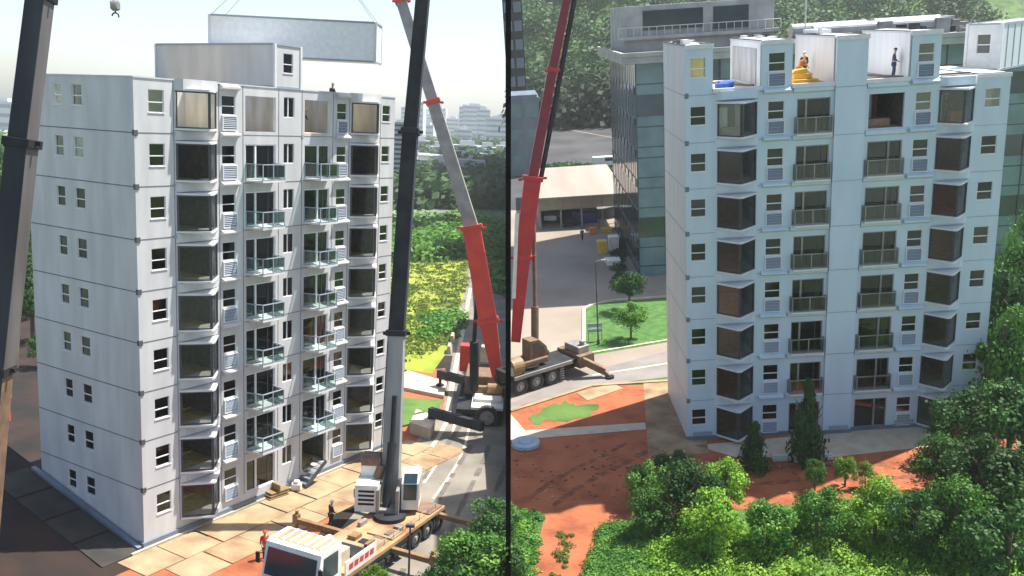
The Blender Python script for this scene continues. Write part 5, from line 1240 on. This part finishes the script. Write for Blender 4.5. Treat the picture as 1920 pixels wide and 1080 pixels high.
L3 = [(1212, 905, 42, 'leafmid', 'green bush at the foot of the dirt path'), (1262, 880, 40, 'leafdark', 'dark bush in front of the block corner'), (1300, 920, 62, 'leafdark', 'large dark bushy tree below the block corner'), (1362, 905, 48, 'leafbright', 'bright green tree left of the short conifer'), (1340, 975, 60, 'leafbright', 'bright green tree under the large dark bushy one'), (1225, 960, 46, 'leafmid', 'green bush beside the dirt track'),
      (1905, 540, 60, 'leafmid', 'green tree at the right edge, highest up beside the block'), (1900, 640, 72, 'leafdark', 'dark tree at the right edge, second from the top'), (1870, 700, 60, 'leafmid', 'green tree covering the lower right end of the block'), (1800, 800, 62, 'leafdark', 'dark tree touching the right wing of the block'), (1890, 800, 74, 'leafdark', 'dark crown low at the right edge'),
      (1762, 878, 52, 'leafmid', 'green tree where the red earth strip ends'), (1830, 900, 72, 'leafdark', 'dark green tree right of the strip end'), (1905, 930, 76, 'leafdark', 'dark tree low in the right corner'), (1790, 985, 70, 'leafmid', 'mid green tree in the thicket below the right wing'),
      (1880, 1040, 80, 'leafdark', 'dark tree in the bottom right corner'), (1530, 965, 52, 'leafmid', 'green bush below the leftmost sapling'), (1640, 960, 56, 'leafbright', 'bright bush below the smallest sapling'), (1715, 985, 60, 'leafdark', 'dark bush between the bright ones and the right thicket'), (1440, 985, 50, 'leafmid', 'green bush below the short conifer')]
for px, py, r_, m, lb in L3: tB(px, py, r_, m, lb, 1.0 if py > 740 else 1.7, base=.05)
def regB(*pp): P = clampB([gB(*q) for q in pp]); return quadregion(*P)
mass('thicket', regB((1180, 1150), (1930, 1150), (1930, 985), (1240, 1000)), 330, .8, 'leafbright', 'bright green thicket filling the bottom edge below the pale blue block', .085, 240, 21, flat=.9)
mass('thicket', regB((1440, 1000), (1930, 1010), (1930, 940), (1420, 960)), 110, .9, 'leafmid', 'green thicket between the bright bottom shrubs and the red earth', .1, 200, 22)
mass('tall_grass', regB((1065, 1150), (1260, 1150), (1240, 975), (1135, 985)), 420, .5, 'leafmid', 'deep green long grass right of the dirt track', .07, 110, 23, flat=.6, cat='grass')
mass('tall_grass', regB((957, 1150), (985, 1150), (1018, 965), (957, 955)), 120, .45, 'leafmid', 'deep green long grass left of the dirt track', .07, 110, 24, flat=.6, cat='grass')
mass('tall_grass', regB((1020, 1150), (1050, 1150), (1075, 1000), (1050, 1000)), 30, .3, 'leafolive', 'thin grass between the wheel ruts of the dirt track', .06, 60, 25, flat=.5, cat='grass')
hz = lambda x, y: hillz(x, y)
mass('wood', lambda r: (lambda y: (r.uniform(seamX(y) + 4, 160), y))(r.uniform(222, 430)), 1500, 6.0, 'leafdark', 'wooded green hillside beyond the back road', .85, 70, 26, 'wood', hz, 1.2)
mass('wood', lambda r: (lambda y: (r.uniform(seamX(y) + 5, 60), y))(r.uniform(192, 232)), 260, 8.5, 'leafshade', 'dark row of trees at the foot of the green hillside', 1.1, 60, 27, 'wood', hz, 1.5)
mass('hedge', regB((1020, 322), (1175, 322), (1175, 308), (1020, 308)), 60, 1.2, 'leafdark', 'low dark hedge behind the beige shed', .3, 50, 28, 'hedge')
mass('hedge', regB((1150, 545), (1172, 545), (1170, 450), (1155, 450)), 40, .9, 'leafdark', 'green shrubs along the foot of the glass building', .16, 90, 29, 'hedge')
for i, (px, py) in enumerate([(1420, 862), (1465, 864), (1505, 866), (1545, 862)]):
    p = gB(px, py); mb = MB(); mb.box((-.6, -.2, 0), (.6, .2, .28)); mb.box((-.5, -.15, .28), (.5, .15, .4)); o = mb.build('kerb_stone', 'greyl', bevel=.04); o.location = (p.x, p.y, .04); tag(o, 'pale kerb stone in the row at the foot of the tall conifer', 'kerb stone', 'kerb stones under the conifer')
for o in ROOTS_B:
    o.matrix_basis = TB @ o.matrix_basis
SITE = 'A'
# ------------------------------------------------------------------ air, sky, sun, camera
HAZE_ON = True
if HAZE_ON:
    mb = MB(); mb.box((-900, -30, -9.5), (900, 2600, 150)); o = mb.build('haze', []); tag(o, 'thin pale haze filling the air over both sites', 'haze', kind='stuff')
    m = D.materials.new('haze_air'); m.use_nodes = True; nt = m.node_tree; nt.nodes.clear()
    out = nt.nodes.new('ShaderNodeOutputMaterial'); v = nt.nodes.new('ShaderNodeVolumePrincipled'); v.inputs['Density'].default_value = .0002; v.inputs['Color'].default_value = (.94, .96, 1, 1); v.inputs['Anisotropy'].default_value = .2
    nt.links.new(v.outputs[0], out.inputs['Volume']); o.data.materials.append(m)
    o.display_type = 'WIRE'
az = Vector((.91, .415)); el = R(64)
S = Vector((az.x * math.cos(el), az.y * math.cos(el), math.sin(el))).normalized()
w = D.worlds.new('World'); SC.world = w; w.use_nodes = True; nt = w.node_tree
bg = nt.nodes['Background']; sky = nt.nodes.new('ShaderNodeTexSky'); sky.sky_type = 'NISHITA'; sky.sun_disc = False
sky.sun_elevation = el; sky.sun_rotation = math.atan2(az.x, az.y); sky.dust_density = 1.8; sky.air_density = 1.0
nt.links.new(sky.outputs[0], bg.inputs[0]); bg.inputs[1].default_value = .105
sl = D.lights.new('sun', 'SUN'); sl.energy = 5.0; sl.angle = R(.6); sl.color = (1, .95, .87)
so = D.objects.new('sun', sl); COL.objects.link(so); so.rotation_euler = S.to_track_quat('Z', 'Y').to_euler()
cd = D.cameras.new('camera'); cd.sensor_width = 36; cd.lens = F / 1920 * 36; cd.clip_end = 12000; cd.clip_start = .5
co = D.objects.new('camera', cd); COL.objects.link(co)
co.matrix_world = Matrix(((CR.x, CU.x, -CF.x, 0), (CR.y, CU.y, -CF.y, 0), (CR.z, CU.z, -CF.z, CAMH), (0, 0, 0, 1)))
SC.camera = co
SC.view_settings.view_transform = 'Standard'; SC.view_settings.look = 'None'; SC.view_settings.exposure = 1.12; SC.view_settings.gamma = 1
SC.cycles.max_bounces = 6; SC.cycles.transparent_max_bounces = 16; SC.cycles.volume_bounces = 1
